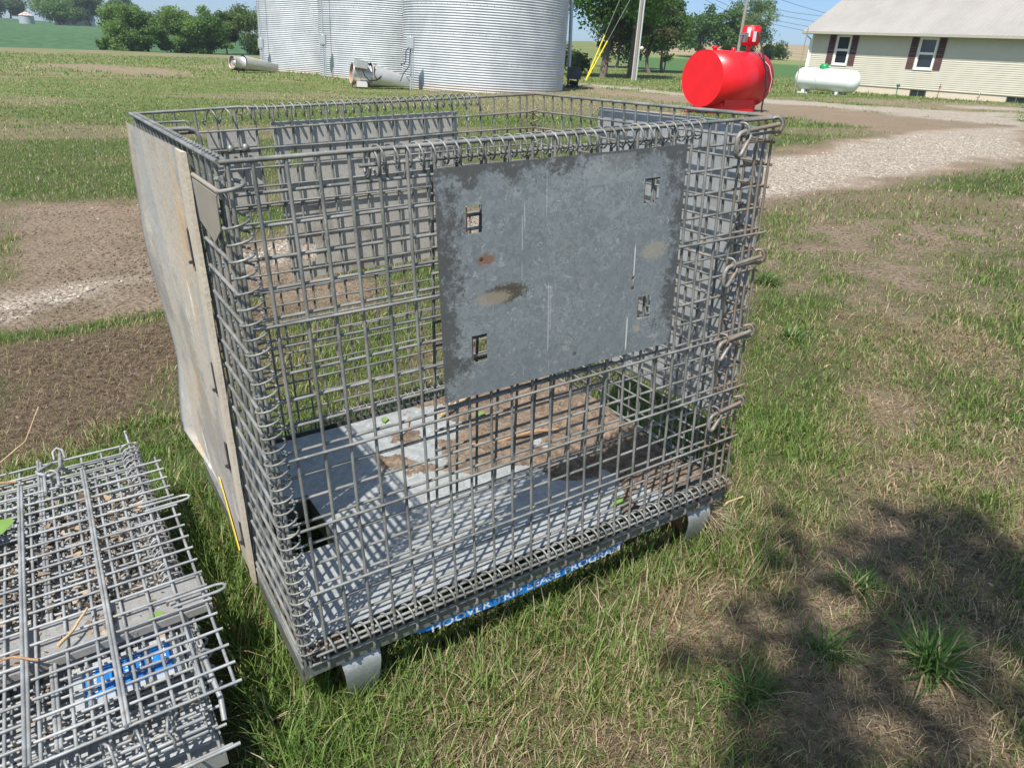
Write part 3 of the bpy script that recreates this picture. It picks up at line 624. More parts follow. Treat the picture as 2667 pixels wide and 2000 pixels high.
mb.tube([(.03, D-.022, .968), (.12, D-.022, .968), (.137, D-.022, .962), (.145, D-.022, .945), (.147, D-.022, .86), (.15, D-.024, .70)], .0058, 8)
bpart(mb, 'rear_latch', wire)
# snap hooks on the right front edge
for i, (x, z, s_) in enumerate(((1.078, .984, 1.0), (1.088, .681, .95), (1.098, .487, .92), (1.098, .285, .88))):
    mb = MB(); y = -.022
    mb.tube([(1.205, y, z+.008), (x+.02, y, z), (x+.003, y-.001, z-.003), (x-.006, y-.002, z-.012), (x-.007, y-.002, z-.042*s_), (x-.002, y-.002, z-.05*s_), (x+.006, y-.002, z-.052*s_), (x+.012, y-.002, z-.047*s_), (x+.038, y-.001, z-.010)], .0050, 9)
    mb.rod((x+.035, -.012, z-.012), (1.205, -.012, z-.008), .0038, 7)
    hk = bpart(mb, 'snap_hook', wire)
    mb = MB(); pts = [(x+.017+.006*math.sin(a), -.016-.013*math.sin(a), z+.003+.014*math.cos(a)) for a in np.linspace(-.5, 3.9, 12)]; mb.tube(pts, .0028, 6)
    mb.build('hook_ring', wire, hk)
    mb = MB(); pts = [(1.204+.013*math.sin(a), -.014-.008*math.sin(a), z+.006+.017*math.cos(a)) for a in np.linspace(-.6, 3.6, 12)]; mb.tube(pts, .0034, 7)
    pts = [(W-.02, -.012, z+.021), (W-.004, -.014, z+.022), (W+.006, -.014, z+.014), (W+.010, -.012, z+.001), (W+.006, -.008, z-.011), (W-.004, -.004, z-.018)]; mb.tube(pts, .0038, 7)
    mb.build('hook_ring', wire, hk)
# base
def rect_frame_box(mb, *b): mb.box(*b)
mb = MB(); hx0, hx1, hy0, hy1 = .05, .196, .354, .603
xs_ = [.02, hx0, hx1, 1.196]; ys_ = [.052, hy0, hy1, .94]
for i in range(3):
    for j in range(3):
        if i == 1 and j == 1: continue
        mb.add([(xs_[i], ys_[j], .0145), (xs_[i+1], ys_[j], .0145), (xs_[i+1], ys_[j+1], .0145), (xs_[i], ys_[j+1], .0145)], [(0, 1, 2, 3)]); mb.add([(xs_[i], ys_[j], .0125), (xs_[i+1], ys_[j], .0125), (xs_[i+1], ys_[j+1], .0125), (xs_[i], ys_[j+1], .0125)], [(3, 2, 1, 0)])
mb.box((.02, .9402, -.02), (1.196, .9415, .0145)); mb.box((.0185, .052, -.02), (.0198, .94, .0145)); mb.box((1.1962, .052, -.02), (1.1975, .94, .0145))
bpart(mb, 'deck', deck_m, label='pale galvanised deck with a rectangular opening at its left')
mb = MB(); mb.box((hx0+.002, hy1+.0005, -.055), (hx1-.002, hy1+.003, .0120)); mb.box((hx1+.0005, hy0-.002, -.055), (hx1+.003, hy1, .0120)); bpart(mb, 'deck_flange', chan_m)
mb = MB()
mb.box((-.006, .0048, -.034), (1.213, .0072, -.003)); mb.box((-.006, .0074, -.0345), (1.213, .03, -.032)); mb.box((-.006, .0302, -.034), (1.213, .0325, -.006))
mb.box((-.006, D-.006, -.034), (1.213, D-.002, .006)); mb.box((-.0095, .006, -.05), (-.0072, D-.008, .0)); mb.box((1.2135, .006, -.034), (1.216, D-.008, .0))
mb.box((.3, .10, -.05), (.38, .9, .011)); mb.box((.86, .10, -.05), (.94, .9, .011))
bpart(mb, 'base_channel', chan_m)
mb = MB(); mb.box((.0, .034, -.012), (.10, .30, -.010)); bpart(mb, 'corner_gusset', rust_m)
mb = MB(); n_ = 24; vs = []
for i in range(n_+1):
    x = .235+(.862-.235)*i/n_; sag = -.0175*math.sin(math.pi*min(1, i/n_)); vs += [(x, .0090, -.0348), (x, .0090, -.0368-.027*(math.sin(math.pi*i/n_)**.45))]
mb.add(vs, [(2*i, 2*i+1, 2*i+3, 2*i+2) for i in range(n_)]); 
mb.add([(x, y+.0012, z) for x, y, z in vs], [(2*i, 2*i+2, 2*i+3, 2*i+1) for i in range(n_)])
strip = bpart(mb, 'label_strip', blue_m, label='blue label strip with white lettering under the front rail')
def text_mesh(name, s, size, mat, parent, M, weight=.0, xs=1.0, label=None):
    cu = bpy.data.curves.new(name, 'FONT'); cu.body = s; cu.size = size; cu.extrude = .0002; cu.offset = weight; cu.space_character = 1.05
    t = bpy.data.objects.new(name+'_tmp', cu); COL.objects.link(t); bpy.context.view_layer.update()
    me = bpy.data.meshes.new_from_object(t.evaluated_get(bpy.context.evaluated_depsgraph_get())); bpy.data.objects.remove(t); bpy.data.curves.remove(cu)
    xx = np.array([v.co.x for v in me.vertices]); me.transform(Matrix.Diagonal((xs/(xx.max()-xx.min()) if xs else 1, 1, 1, 1)))
    me.transform(M); me.materials.clear(); me.materials.append(mat); o = bpy.data.objects.new(name, me); COL.objects.link(o); o.parent = parent; return o
RX = Matrix.Rotation(R(90), 4, 'X')
text_mesh('lettering', 'HOOVER TRIP LEASE PROGRAM', .028, label_white_m, strip, Matrix.Translation((.285, .0084, -.0585)) @ RX, .0005, .555)
# feet
def foot(x, y, sy, label=None):
    prof = [(0, 0), (-.014, -.004), (-.026, -.016), (-.030, -.034), (-.027, -.06), (-.018, -.095), (-.006, -.132), (.004, -.15)]
    mb = MB(); th = .003
    for k_, w0 in enumerate((0, th)):
        vs = []
        for (dy, dz) in prof: t = -dz/.15; hw = .045-.014*t; vs += [(x-hw, y+sy*(dy+w0), -.0346+dz), (x+hw, y+sy*(dy+w0), -.0346+dz)]
        mb.add(vs, [((2*i, 2*i+1, 2*i+3, 2*i+2) if k_ == 0 else (2*i, 2*i+2, 2*i+3, 2*i+1)) for i in range(len(prof)-1)], True)
    for s_ in (-1, 1):
        vs = []
        for (dy, dz) in prof: t = -dz/.15; hw = (.045-.014*t)*s_; vs += [(x+hw, y+sy*dy, -.0346+dz), (x+hw, y+sy*(dy+th), -.0346+dz)]
        mb.add(vs, [(2*i, 2*i+1, 2*i+3, 2*i+2) for i in range(len(prof)-1)])
    o = bpart(mb, 'foot', foot_m, label=label)
    mb = MB()
    for s_ in (-1, 1):
        if s_ > 0 and x > .6: continue
        xx = x+s_*.036; vs = [(xx, y+sy*.002, -.036), (xx, y+sy*.10, -.036), (xx, y+sy*.06, -.09), (xx, y+sy*.004, -.12)]; mb.add(vs+[(a+.002, b, c) for a, b, c in vs], [(0, 1, 2, 3), (7, 6, 5, 4), (0, 4, 5, 1), (1, 5, 6, 2), (2, 6, 7, 3)])
    mb.build('foot_web', rust_m, o)
foot(.118, .034, 1); foot(1.135, .036, 1, 'front right foot with rust inside'); foot(.118, D-.034, -1); foot(1.135, D-.034, -1)
# soil, bark, leaves resting on the deck
def soil_h(x, y):
    n = fbm(x*1.0+7, y*1.0+3, .22, 17, 5); n2 = fbm(x+3, y+9, .05, 19, 3)
    a = sm(.42, .98, x+.75*(n-.5))*sm(.22, .62, y+.55*(n-.5))*1.15+.85*sm(1.0, 1.15, x+(n-.5)*.3)*sm(.0, .1, y)+.5*sm(.62, .8, n)*sm(.5, .7, x)
    a = a*(.45+1.1*n); return (a-.42)*.020+(n2-.5)*.014+.004*sm(.86, .93, y)*a
gxs = np.linspace(.30, 1.192, 200); gys = np.linspace(.05, .938, 200); X_, Y_ = np.meshgrid(gxs, gys); Hh = soil_h(X_.ravel(), Y_.ravel()).reshape(X_.shape)
Hh += (np.random.default_rng(5).random(Hh.shape)-.5)*.0022
ok = (Hh[:-1, :-1] > 0)|(Hh[1:, 1:] > 0); I = np.arange(X_.size).reshape(X_.shape); F = np.stack([I[:-1, :-1], I[:-1, 1:], I[1:, 1:], I[1:, :-1]], -1)[ok]
used = np.unique(F); mp = np.zeros(X_.size, int); mp[used] = np.arange(len(used)); Vv = np.c_[X_.ravel(), Y_.ravel(), .0152+np.maximum(Hh.ravel(), -.0012)][used]
q = NM('dry_soil'); c = q.mix(q.mapr(q.noise(40, 6, .7), .35, .65), (.115, .084, .062), (.25, .19, .14)); c = q.mix(q.mapr(q.noise(160, 4, .7), .6, .7, 0, .7), c, (.50, .40, .27)); q.bump(q.noise(120, 6, .7), .8, .008); soil_m = q.fin(c, .95, 0, .15)
soil = raw_mesh('soil', Vv, mp[F], soil_m, smooth=True); soil.matrix_world = frame((0, 0, 0)); tag(soil, 'brown dry soil spread over the right of the deck', 'soil', kind='stuff')
bark_m = simple('bark', (.33, .20, .11), .9, 0, .45, 60, bump=.6); stick_m = simple('pale_stick', (.52, .37, .20), .8, 0, .35, 50, bump=.4); leaf_m = simple('green_leaf', (.16, .27, .05), .5, 0, .3, 30); dleaf_m = simple('dead_leaf', (.40, .30, .20), .8, 0, .4, 30)
def put(o, label, cat, org=(0, 0, 0)): o.matrix_world = frame(org); return tag(o, label, cat)
def stick(name, pts, r, mat, label, cat):
    org = pts[0]; mb = MB(); P_a = [tuple(a-b for a, b in zip(p_, org)) for p_ in pts]
    P2 = [P_a[0]]
    for a, b in zip(P_a[:-1], P_a[1:]):
        for t in (.33, .66, 1): P2.append(tuple(a[i]+(b[i]-a[i])*t+(random.uniform(-1, 1)*r*.35 if t < 1 else 0) for i in range(3)))
    rr = [r*(1-.35*i/len(P2))*random.uniform(.85, 1.15) for i in range(len(P2))]; mb.tube(P2, rr, 7); return put(mb.build(name, mat), label, cat, org)
stick('stick', [(.715, .80, .034), (.78, .83, .036), (.86, .87, .038)], .009, stick_m, 'pale peeled stick lying on the soil in the basket', 'stick')
stick('bark_piece', [(.70, .565, .036), (.80, .535, .036), (.90, .53, .038), (.99, .50, .036)], .008, bark_m, 'long brown strip of bark across the soil', 'bark')
stick('twig', [(.63, .86, .026), (.60, .80, .022), (.545, .75, .021)], .003, bark_m, 'thin dark twig at the back of the deck', 'twig')
def leaf(name, org, L, wd, rot, mat, label, bend=.25):
    mb = MB(); vs = []; n = 7
    for i in range(n):
        t = i/(n-1); hw = wd*math.sin(math.pi*min(1, t*.92+.04))**.75*.5*(1+.08*math.sin(i*5)); zc = L*bend*t*(1-t)+.002
        for s_ in (-1, 0, 1): vs.append((L*t, hw*s_, zc+(.12*hw if s_ else 0)))
    n1 = len(vs); vs += [(x, y, z+.0006) for x, y, z in vs]
    fs = []
    for i in range(n-1):
        for j in range(2): a = i*3+j; fs += [(a, a+1, a+4, a+3), (n1+a, n1+a+3, n1+a+4, n1+a+1)]
    mb.add(vs, fs, True); mb.tube([(-.25*L, 0, .001), (0, 0, .002), (L*.95, 0, .003)], .0008, 5)
    o = mb.build(name, mat); o.matrix_world = frame(org) @ Matrix.Rotation(rot, 4, 'Z'); return tag(o, label, 'leaf')
leaf('leaf', (.815, .72, .036), .036, .02, .3, leaf_m, 'small bright green leaf on the soil in the basket')
leaf('leaf', (.88, .09, .018), .05, .03, .2, leaf_m, 'green leaf at the front right of the deck')
leaf('leaf', (.55, .88, .018), .035, .025, 1.2, leaf_m, 'tiny green leaf at the back edge of the deck')
# tuft of dead roots beside the right foot
g = np.random.default_rng(3); V = []; T = []; Cc = []; cen = M3@np.array([1.19, .06, -.10])+ORG
for i in range(650):
    a = g.normal(.1, 1.1); el = g.random()*1.2+.2; l = .03+.075*g.random(); p0 = cen+M3@np.array([g.normal(0, .014), g.normal(0, .025), g.normal(-.01, .025)])
    d = M3@np.array([math.cos(a)*math.cos(el-.6), math.sin(a)*math.cos(el-.6)-.25, math.sin(el-.55)*.8]); s_ = np.cross(d, [0, 0, 1.0]); s_ /= np.linalg.norm(s_)+1e-9; b = len(V); wv = .0009
    V += [p0-s_*wv, p0+s_*wv, p0+d*l*.55-s_*wv, p0+d*l*.55+s_*wv, p0+d*l+np.array([0, 0, -.25*l])]; T += [(b, b+1, b+3), (b, b+3, b+2), (b+2, b+3, b+4)]; Cc += [np.array([.50, .41, .27])*(.5+.7*g.random())]*5
tag(raw_mesh('dead_grass_tuft', np.array(V), np.array(T), grass_mat, col=np.array(Cc)), 'pale tuft of dead grass roots behind the right front foot', 'dead grass')
# ------------------------------------------------------------------ folded basket at the left
FO = (-.72, .45, ZG)
fold = empty('folded_wire_basket', M=frame(FO)); tag(fold, 'low folded stack of wire mesh panels lying flat in the grass at the left', 'folded basket')
NF = Vector((-FO[0], -FO[1], -FO[2]))
def fpart(mb, name, mat, parent=fold, label=None):
    o = mb.build(name, mat, parent, label)
    if parent is fold: o.location = NF
    return o
def mesh_layer(x0, x1, y0, y1, z, xo, yo, thick=(), over=True, skip=None, tilt=0.0, top=None):
    """flat panel: rods along X every P in y, rods along Y every P in x"""
    mb = MB(); zt = lambda x, y: z+tilt*(y-y0)
    y = y0+yo
    while y < y1+.001:
        xa = x0; xb = x1
        mb.rod((xa, y, zt(0, y)+.0034), (xb, y, zt(0, y)+.0034), .0031, 7, .0007); y += P
    x = x1-xo
    while x > x0:
        mb.rod((x, y0, zt(0, y0)-.0031), (x, y1, zt(0, y1)-.0031), .0032, 6, .0007); x -= P
    for x in thick:
        mb.rod((x, y0-.004, zt(0, y0)+.010), (x, y1+.012, zt(0, y1)+.010), .0036, 7, .0005); mb.rod((x+.0065, y0-.002, zt(0, y0)+.0095), (x+.0065, y1, zt(0, y1)+.0095), .0033, 7, .0005)
    return mb
XL = -1.36
mb = mesh_layer(XL, -.132, -.083, .872, .116, .012, .0, thick=(-.3235, -.4685, -.62, -.93)); fpart(mb, 'mesh_panel', wire2, label='topmost mesh panel of the folded basket')
mb = mesh_layer(XL, -.176, -.05, 1.045, .092, .045, .02, thick=(-.428,), tilt=-.004); fpart(mb, 'mesh_panel', wire2)
mb = mesh_layer(XL, -.180, .16, 1.02, .062, .03, .037); fpart(mb, 'mesh_panel', wire2)
mb = mesh_layer(XL, -.188, -.09, 1.03, .032, .018, .01); fpart(mb, 'mesh_panel', wire2)
mb = mesh_layer(XL, -.184, .17, 1.0, .076, .005, .012); fpart(mb, 'mesh_panel', wire2)
mb = mesh_layer(XL, -.172, -.11, .20, .000, .022, .004); mb.rod((XL, -.112, .004), (-.16, -.112, .004), .0038, 7); fpart(mb, 'mesh_panel', wire2, label='lowest panel edge at the front of the stack')
mb = MB()   # stacked hinge rods under the right coils
for dx, z in ((0, .10), (.012, .085), (-.012, .075), (.006, .062)): mb.rod((-.186+dx, -.02, z), (-.196+dx, 1.03, z), .0034, 7, .0008)
fpart(mb, 'hinge_rods', wire2)
def fcoil(a, b, r_, p_, **k): return fpart(MB().coil(a, b, r_, p_, **k), 'coil_spring', wire2)
fcoil((-.194, .62, .088), (-.198, 1.03, .088), .024, .0262, r=.0026, e=(1, .8), wob=.05)
fcoil((-.190, .27, .088), (-.193, .565, .088), .024, .0262, r=.0026, e=(1, .8), wob=.05)
fcoil((-.183, -.02, .075), (-.186, .17, .072), .021, .043, r=.0026, e=(1, .9), wob=.15)
mb = MB()
x = -.25
while x > XL:
    pts = [(x+random.uniform(-.006, .006)-.016*t, -.085+.023*math.sin(2*math.pi*t+1), .070+.034*math.cos(2*math.pi*t+1)) for t in np.linspace(0, 1.3, 14)]; mb.tube(pts, .0027, 6); x -= .058+random.uniform(-.012, .012)
fpart(mb, 'coil_spring', wire2, label='stretched coil along the front edge of the folded stack')
mb = MB()
for z in (.074, .052, .040): mb.rod((XL, -.088, z), (-.205, -.088, z), .0036, 7, .001)
fpart(mb, 'hinge_rods', wire2)
for y, z in ((.592, .124), (.192, .124)):   # U shaped hasps sticking out to the right
    mb = MB(); mb.tube([(-.215, y+.012, z), (-.118, y+.012, z), (-.104, y+.009, z), (-.099, y, z), (-.104, y-.009, z), (-.118, y-.012, z), (-.205, y-.012, z)], .0034, 8)
    fpart(mb, 'hasp', wire2)
mb = MB(); mb.tube([(-.409, .80, .128), (-.409, .885, .131), (-.404, .905, .131), (-.394, .912, .131), (-.384, .905, .131), (-.378, .885, .131), (-.378, .82, .128)], .0040, 8); fpart(mb, 'hasp', wire2)
mb = MB(); mb.tube([(-.372, 1.075, .095), (-.374, .965, .108), (-.385, .935, .11), (-.40, .925, .11), (-.425, .952, .11), (-.43, .965, .11), (-.392, 1.00, .11)], .0050, 8)
mb.tube([(-.388, 1.05, .092), (-.388, 1.075, .105), (-.376, 1.085, .112), (-.363, 1.07, .108), (-.361, 1.04, .095)], .0034, 7); fpart(mb, 'snap_hook', wire2)
mb = MB(); mb.tube([(-.196, -.04, .098), (-.196, .03, .104), (-.188, .046, .104), (-.178, .03, .10), (-.172, -.07, .085), (-.176, -.10, .06)], .0050, 8); fpart(mb, 'snap_hook', wire2)
mb = MB(); mb.rod((-.195, 1.02, .10), (-.197, 1.055, .128), .0035); mb.rod((-.195, 1.045, .075), (-.195, 1.045, .13), .003); fpart(mb, 'end_post', wire2)
# flat steel bar held under the top panel
bar_m = plate_mat('rusty_bar', (.25,.245,.235), (.34,.33,.31), (.24,.17,.12), rust=.95, metal=.2)
mb = MB(); mb.box((XL, .178, .1045), (-.134, .290, .1065)); mb.box((XL, .1665, .094), (-.134, .1685, .110)); mb.box((XL, .1687, .1075), (-.134, .178, .1095)); fpart(mb, 'flat_bar', bar_m, label='rust stained flat steel bar across the folded stack')
lb = MB(); lb.box((-.382, .060, .0768), (-.230, .146, .0778)); lab = fpart(lb, 'blue_label', blue_m, label='blue printed label seen through the wires')
dk = simple('label_dark_blue', (.015, .13, .45), .5, 0, .2, 50); mb = MB()
for x0, x1, y0, y1 in ((-.347, -.341, .062, .144), (-.337, -.314, .07, .11), (-.298, -.264, .064, .12), (-.298, -.275, .122, .144), (-.254, -.233, .064, .144)): mb.box((x0, y0, .0781), (x1, y1, .0782))
mb.build('label_print', dk, lab)
RZ = Matrix.Rotation(R(-90), 4, 'Z')
text_mesh('lettering', 'BANNING MP. bx', .016, white_m, lab, Matrix.Translation((-.372, .142, .0788)) @ RZ, .0004, .085)
text_mesh('lettering', 'TRAILER', .012, white_m, lab, Matrix.Translation((-.248, .138, .0788)) @ RZ, .0003, .06)
for xx, s_ in ((-.331, 'RETURN'), (-.313, '417 Fax'), (-.287, '57471'), (-.268, 'or Phone')): text_mesh('lettering', s_, .008, white_m, lab, Matrix.Translation((xx, .132, .0788)) @ RZ, .0001, .05)
mb = MB(); mb.box((-.40, .04, .0735), (-.21, .16, .0762)); fpart(mb, 'label_plate', plate_m)
# base: deck, front channel, box section corner, feet
mb = MB(); mb.box((XL, -.05, -.040), (-.19, 1.0, -.036)); fpart(mb, 'deck', plate_m)
mb = MB(); mb.box((XL, -.072, -.078), (-.185, -.069, -.030)); mb.box((XL, -.0688, -.0785), (-.185, -.040, -.0755)); mb.box((-.188, -.068, -.078), (-.185, 1.0, -.03)); mb.box((XL, -.069, -.0315), (-.185, -.052, -.0285)); fpart(mb, 'base_channel', bar_m)
mb = MB(); mb.box((-.62, -.0745, -.076), (-.30, -.0728, -.050)); ll = fpart(mb, 'label_strip', simple('teal_label', (.03, .35, .45), .5))
text_mesh('lettering', 'K45', .024, white_m, ll, Matrix.Translation((-.355, -.0750, -.073)) @ RX, .0003, .04)
mb = MB()
for x in (-.26, -1.25):
    for y in (-.045, .95):
        vs = []
        for dy, dz in ((0, 0), (-.02, -.02), (-.018, -.06), (.0, -.092)):
            for dx in (-.045, .045): vs.append((x+dx, y+dy, -.0788+dz*1.15))
        n0 = len(vs); vs += [(a, b+.003, c) for a, b, c in vs]
        mb.add(vs, [(0, 1, 3, 2), (2, 3, 5, 4), (4, 5, 7, 6), (n0, n0+2, n0+3, n0+1), (n0+2, n0+4, n0+5, n0+3), (n0+4, n0+6, n0+7, n0+5)], True)
        fpart(mb, 'foot', foot_m); mb = MB()
# litter caught between the layers
g = np.random.default_rng(23); V = []; T = []; Cc = []
for i in range(7000):
    x = g.uniform(-.95, -.21); y = g.uniform(-.02, .80); z = g.choice([.022, .045, .072, .09, .105])+g.random()*.006; n = fbm(np.array([x*1.3]), np.array([y]), .25, 3)[0]
    if n < .45 or (y < .165 and z > .03): continue
    s_ = .003+.011*g.random()**2.5; a = g.random()*6.28; ca, sa = math.cos(a), math.sin(a); el = .25+.6*g.random() if g.random() < .6 else .1; tz = g.normal(0, .25, 4)*s_; b = len(V)
    for (u, v), t_ in zip(((-1, -el*.6), (.9, -el), (1, el*.7), (-.7, el)), tz): V.append(M3@np.array([x+(u*ca-v*sa)*s_, y+(u*sa+v*ca)*s_, z+t_])+ORG)
    T.append((b, b+1, b+2, b+3)); Cc += [np.array([.40, .30, .20])*(.15+.85*g.random()**1.8)]*4
q = NM('leaf_litter_mat'); q.setin(q.b.inputs['Base Color'], q.attr().outputs['Color']); q.b.inputs['Roughness'].default_value = .85
tag(raw_mesh('leaf_litter', np.array(V), np.array(T), q.m, col=np.array(Cc)), 'brown crumbled leaves caught between the folded wires', 'leaf litter', kind='stuff')
leaf('leaf', (-.60, .60, .138), .15, .088, .62, leaf_m, 'large green leaf on the top wires of the folded basket', .12)
leaf('leaf', (-.258, .186, .105), .036, .024, .25, leaf_m, 'small curled green leaf on the flat steel bar')
stick('twig', [(-.41, .170, .135), (-.38, .205, .135), (-.352, .25, .140)], .0038, stick_m, 'forked brown twig lying over the flat bar', 'twig')
stick('twig', [(-.60, .93, .135), (-.54, .905, .14), (-.47, .885, .137)], .005, bark_m, 'dark twig on the far left wires of the folded basket', 'twig')
stick('dry_stalk', [(-.52, 1.02, .13), (-.44, 1.05, .17), (-.39, 1.12, .235)], .0018, stick_m, 'thin dry weed stalk rising behind the folded basket', 'weed stalk')
stick('stick', [(1.22, .02, -.09), (1.30, .05, -.10), (1.38, .06, -.115)], .0035, stick_m, 'thin stick in the grass right of the basket foot', 'stick')
stick('twig', [(-.44, .15, .135), (-.48, .185, .135), (-.52, .19, .133)], .003, bark_m, 'short reddish twig left of the forked twig', 'twig')
for a in ((1.03, 1.32, 170, .17, 1.0, .0045, 3, 'broad green grass clump at the lower right'), (.80, 1.36, 70, .12, 1.05, .004, 4, 'flat grass clump left of the broadest clump'), (.80, 4.22, 110, .13, .8, .006, 5, 'bright grass clump right of the basket near a gravel track'),
          (1.50, 4.3, 130, .13, .95, .007, 6, 'bright spreading grass clump on the bare ground at right'), (1.36, 3.4, 100, .12, .9, .006, 8, 'grass clump below the bright spreading one'),
          (.58, 1.23, 90, .12, 1.1, .0035, 10, 'flattened grass clump in the lower middle right'), (.97, 1.60, 80, .12, .9, .004, 11, 'shaded grass clump above the broadest clump')):
    clump('grass_clump', *a)
# ------------------------------------------------------------------ trees
def foliage(name, rough=.55):
    q = NM(name); at = q.attr(); q.setin(q.b.inputs['Base Color'], at.outputs['Color']); q.b.inputs['Roughness'].default_value = rough; q.b.inputs['Specular IOR Level'].default_value = .3
    tr = q.N('ShaderNodeBsdfTranslucent'); q.L(q.mix(1.0, at.outputs['Color'], (1.1, 1.3, .5), 'MULTIPLY'), tr.inputs[0]); mx = q.N('ShaderNodeMixShader'); mx.inputs[0].default_value = .5
    q.L(q.b.outputs[0], mx.inputs[1]); q.L(tr.outputs[0], mx.inputs[2]); q.L(mx.outputs[0], q.out.inputs[0]); return q.m
fol = foliage('foliage'); trunk_m = simple('trunk_bark', (.13, .10, .075), .9, 0, .35, 8, bump=.5)
def tree(name, x, y, hgt, rx, base, n, leaf_s, seed, label, c0=(.035, .085, .018), c1=(.10, .17, .045), group=None, cat='tree', nc=26, tr_r=.18, shape='round', gap=.33, z=None, fork=1, clist=None):
    g = np.random.default_rng(seed); z0 = float(gz(x, y)) if z is None else z
    root = empty(name, (x, y, z0)); tag(root, label, cat, group)
    cz = (base+hgt)/2; rz = (hgt-base)/2; cen = []
    if clist is not None: cen = [np.array(c) for c in clist]
    while clist is None and len(cen) < nc:
        p_ = g.normal(0, 1, 3); p_ /= np.linalg.norm(p_); rr = g.random()**.45
        if shape == 'cone':
            t = g.random()**.8; zz = base+(hgt-base)*t; w_ = rx*(1-t*.9)*(.45+.55*g.random()); a = g.random()*6.28; cen.append(np.array([w_*math.cos(a), w_*math.sin(a), zz])); continue
        c_ = np.array([p_[0]*rx*rr*.8, p_[1]*rx*rr*.8, cz+p_[2]*rz*rr*.82])
        cen.append(c_)
    cen = np.array(cen); cr_ = rx*gap*(.65+.7*g.random(len(cen)))
    if shape == 'cone': cr_ *= .75
    ci = g.choice(len(cen), n, p=cr_**2/np.sum(cr_**2)); d = g.normal(0, 1, (n, 3)); d /= np.linalg.norm(d, axis=1)[:, None]
    rad = cr_[ci]*(g.random(n)**.42)*(1+.25*g.normal(0, 1, n)*.6); pos = cen[ci]+d*rad[:, None]*np.array([1, 1, .75 if shape != 'cone' else .45])
    nrm = d*.6+g.normal(0, .7, (n, 3))+np.array([0, 0, .35]); nrm /= np.linalg.norm(nrm, axis=1)[:, None]
    u = np.cross(nrm, g.normal(0, 1, (n, 3))); u /= np.linalg.norm(u, axis=1)[:, None]; v = np.cross(nrm, u); s_ = (leaf_s*(.6+.8*g.random(n)))[:, None]*.5
    V = np.stack([pos-u*s_*.55, pos-v*s_*.1+u*s_*.0+v*s_*.75-u*s_*.1, pos+u*s_*1.25, pos-v*s_*.8+u*s_*.15], 1).reshape(-1, 3); F = np.arange(4*n).reshape(n, 4)
    cc = g.random((len(cen), 1)); m_ = np.clip(.5*cc[ci]+.5*g.random((n, 1)), 0, 1); col = (np.array([c0])*(1-m_)+np.array([c1])*m_)*1.35
    o = raw_mesh('crown', V, F, fol, col=np.repeat(col, 4, 0)); o.parent = root
    mb = MB(); base = max(base, .4); top = np.array([0, 0, base+(hgt-base)*(.85 if shape == 'cone' else .45)]); off = g.normal(0, .04*hgt, 2)*(0 if shape == 'cone' else 1)
    mid = np.array([off[0]*.5, off[1]*.5, base*.8+.2]); pts = [np.array([0, 0, -.1]), mid, np.array([off[0], off[1], top[2]])]; mb.tube(pts, [tr_r*1.2, tr_r*.85, tr_r*.35], 8)
    if shape != 'cone' and (clist is not None or hgt > 3):
        for k in g.choice(len(cen), min(10, len(cen)), replace=False):
            t = g.random()*.8; s0 = mid*(1-t)+pts[2]*t; m2 = (s0+cen[k])/2+np.array([0, 0, -.03*hgt]); mb.tube([s0, m2, cen[k]], [tr_r*.4, tr_r*.25, tr_r*.08], 6)
    mb.build('trunk', trunk_m, root); return root
# hedge row trees at the edge of the soybean field
tg = 'trees along the soybean field edge'; olive0, olive1 = (.06, .115, .03), (.17, .235, .075)
tree('field_tree', -50.6, 97.7, 6.0, 3.2, -1.0, 12000, .24, 31, 'leftmost rounded tree of the pair at the field edge', olive0, olive1, tg, tr_r=.12)
tree('field_tree', -47.9, 98.7, 5.2, 2.8, -1.2, 10000, .24, 32, 'darker right hand tree of the pair at the field edge', (.045, .10, .024), (.13, .20, .055), tg, tr_r=.12)
tree('field_tree', -44.0, 100.6, 5.9, 3.1, -1.2, 12000, .24, 33, 'olive tree at the left end of the clump beside the bins', olive0, olive1, tg, tr_r=.12)
tree('field_tree', -41.5, 101.7, 6.5, 2.9, -1.2, 11000, .24, 34, 'tallest dark green tree in the middle of the clump beside the bins', (.045, .10, .024), (.14, .215, .06), tg, tr_r=.12)
tree('field_tree', -40.2, 104.2, 5.2, 1.8, 1.2, 5500, .24, 35, 'small slender tree behind the middle of the clump', (.035, .08, .018), (.11, .18, .05), tg, tr_r=.09)
tree('field_tree', -37.5, 105.0, 6.8, 4.0, -1.4, 14000, .24, 36, 'broad olive tree nearest the left grain bin', (.045, .08, .022), (.14, .18, .06), tg, tr_r=.14)
for k, (dx, dy) in enumerate(((-52.6, 97), (-46.4, 100.5), (-39, 101))): tree('bush', dx, dy, 1.5+.3*k, 1.2, 0, 1500, .22, 50+k, ('low bush left of the field edge pair', 'low bush between the pair and the clump', 'low bush under the broad olive tree')[k], (.04, .09, .02), (.13, .2, .05), 'bushes at the field edge', 'bush', nc=8, tr_r=.04)
fg = 'trees around the far farmstead'; h0, h1 = (.06, .115, .04), (.15, .215, .085)  # far leaf colours cooled and greyed to paint in distance haze
tree('farm_tree', -133.8, 225.2, 9.6, 7.6, 1.0, 11000, .5, 41, 'large spreading tree in front of the white farmhouse', h0, h1, fg, nc=34, tr_r=.4)
tree('farm_tree', -127.2, 229.5, 9.8, 4.8, 1.2, 7000, .5, 42, 'grey green tree right of the white farmhouse', (.06, .10, .05), (.14, .19, .10), fg, tr_r=.3)
tree('farm_tree', -118.0, 231.0, 9.0, 4.4, .8, 6000, .5, 43, 'pale tree behind the right side of the farmhouse', (.05, .095, .04), (.12, .18, .08), fg, tr_r=.3)
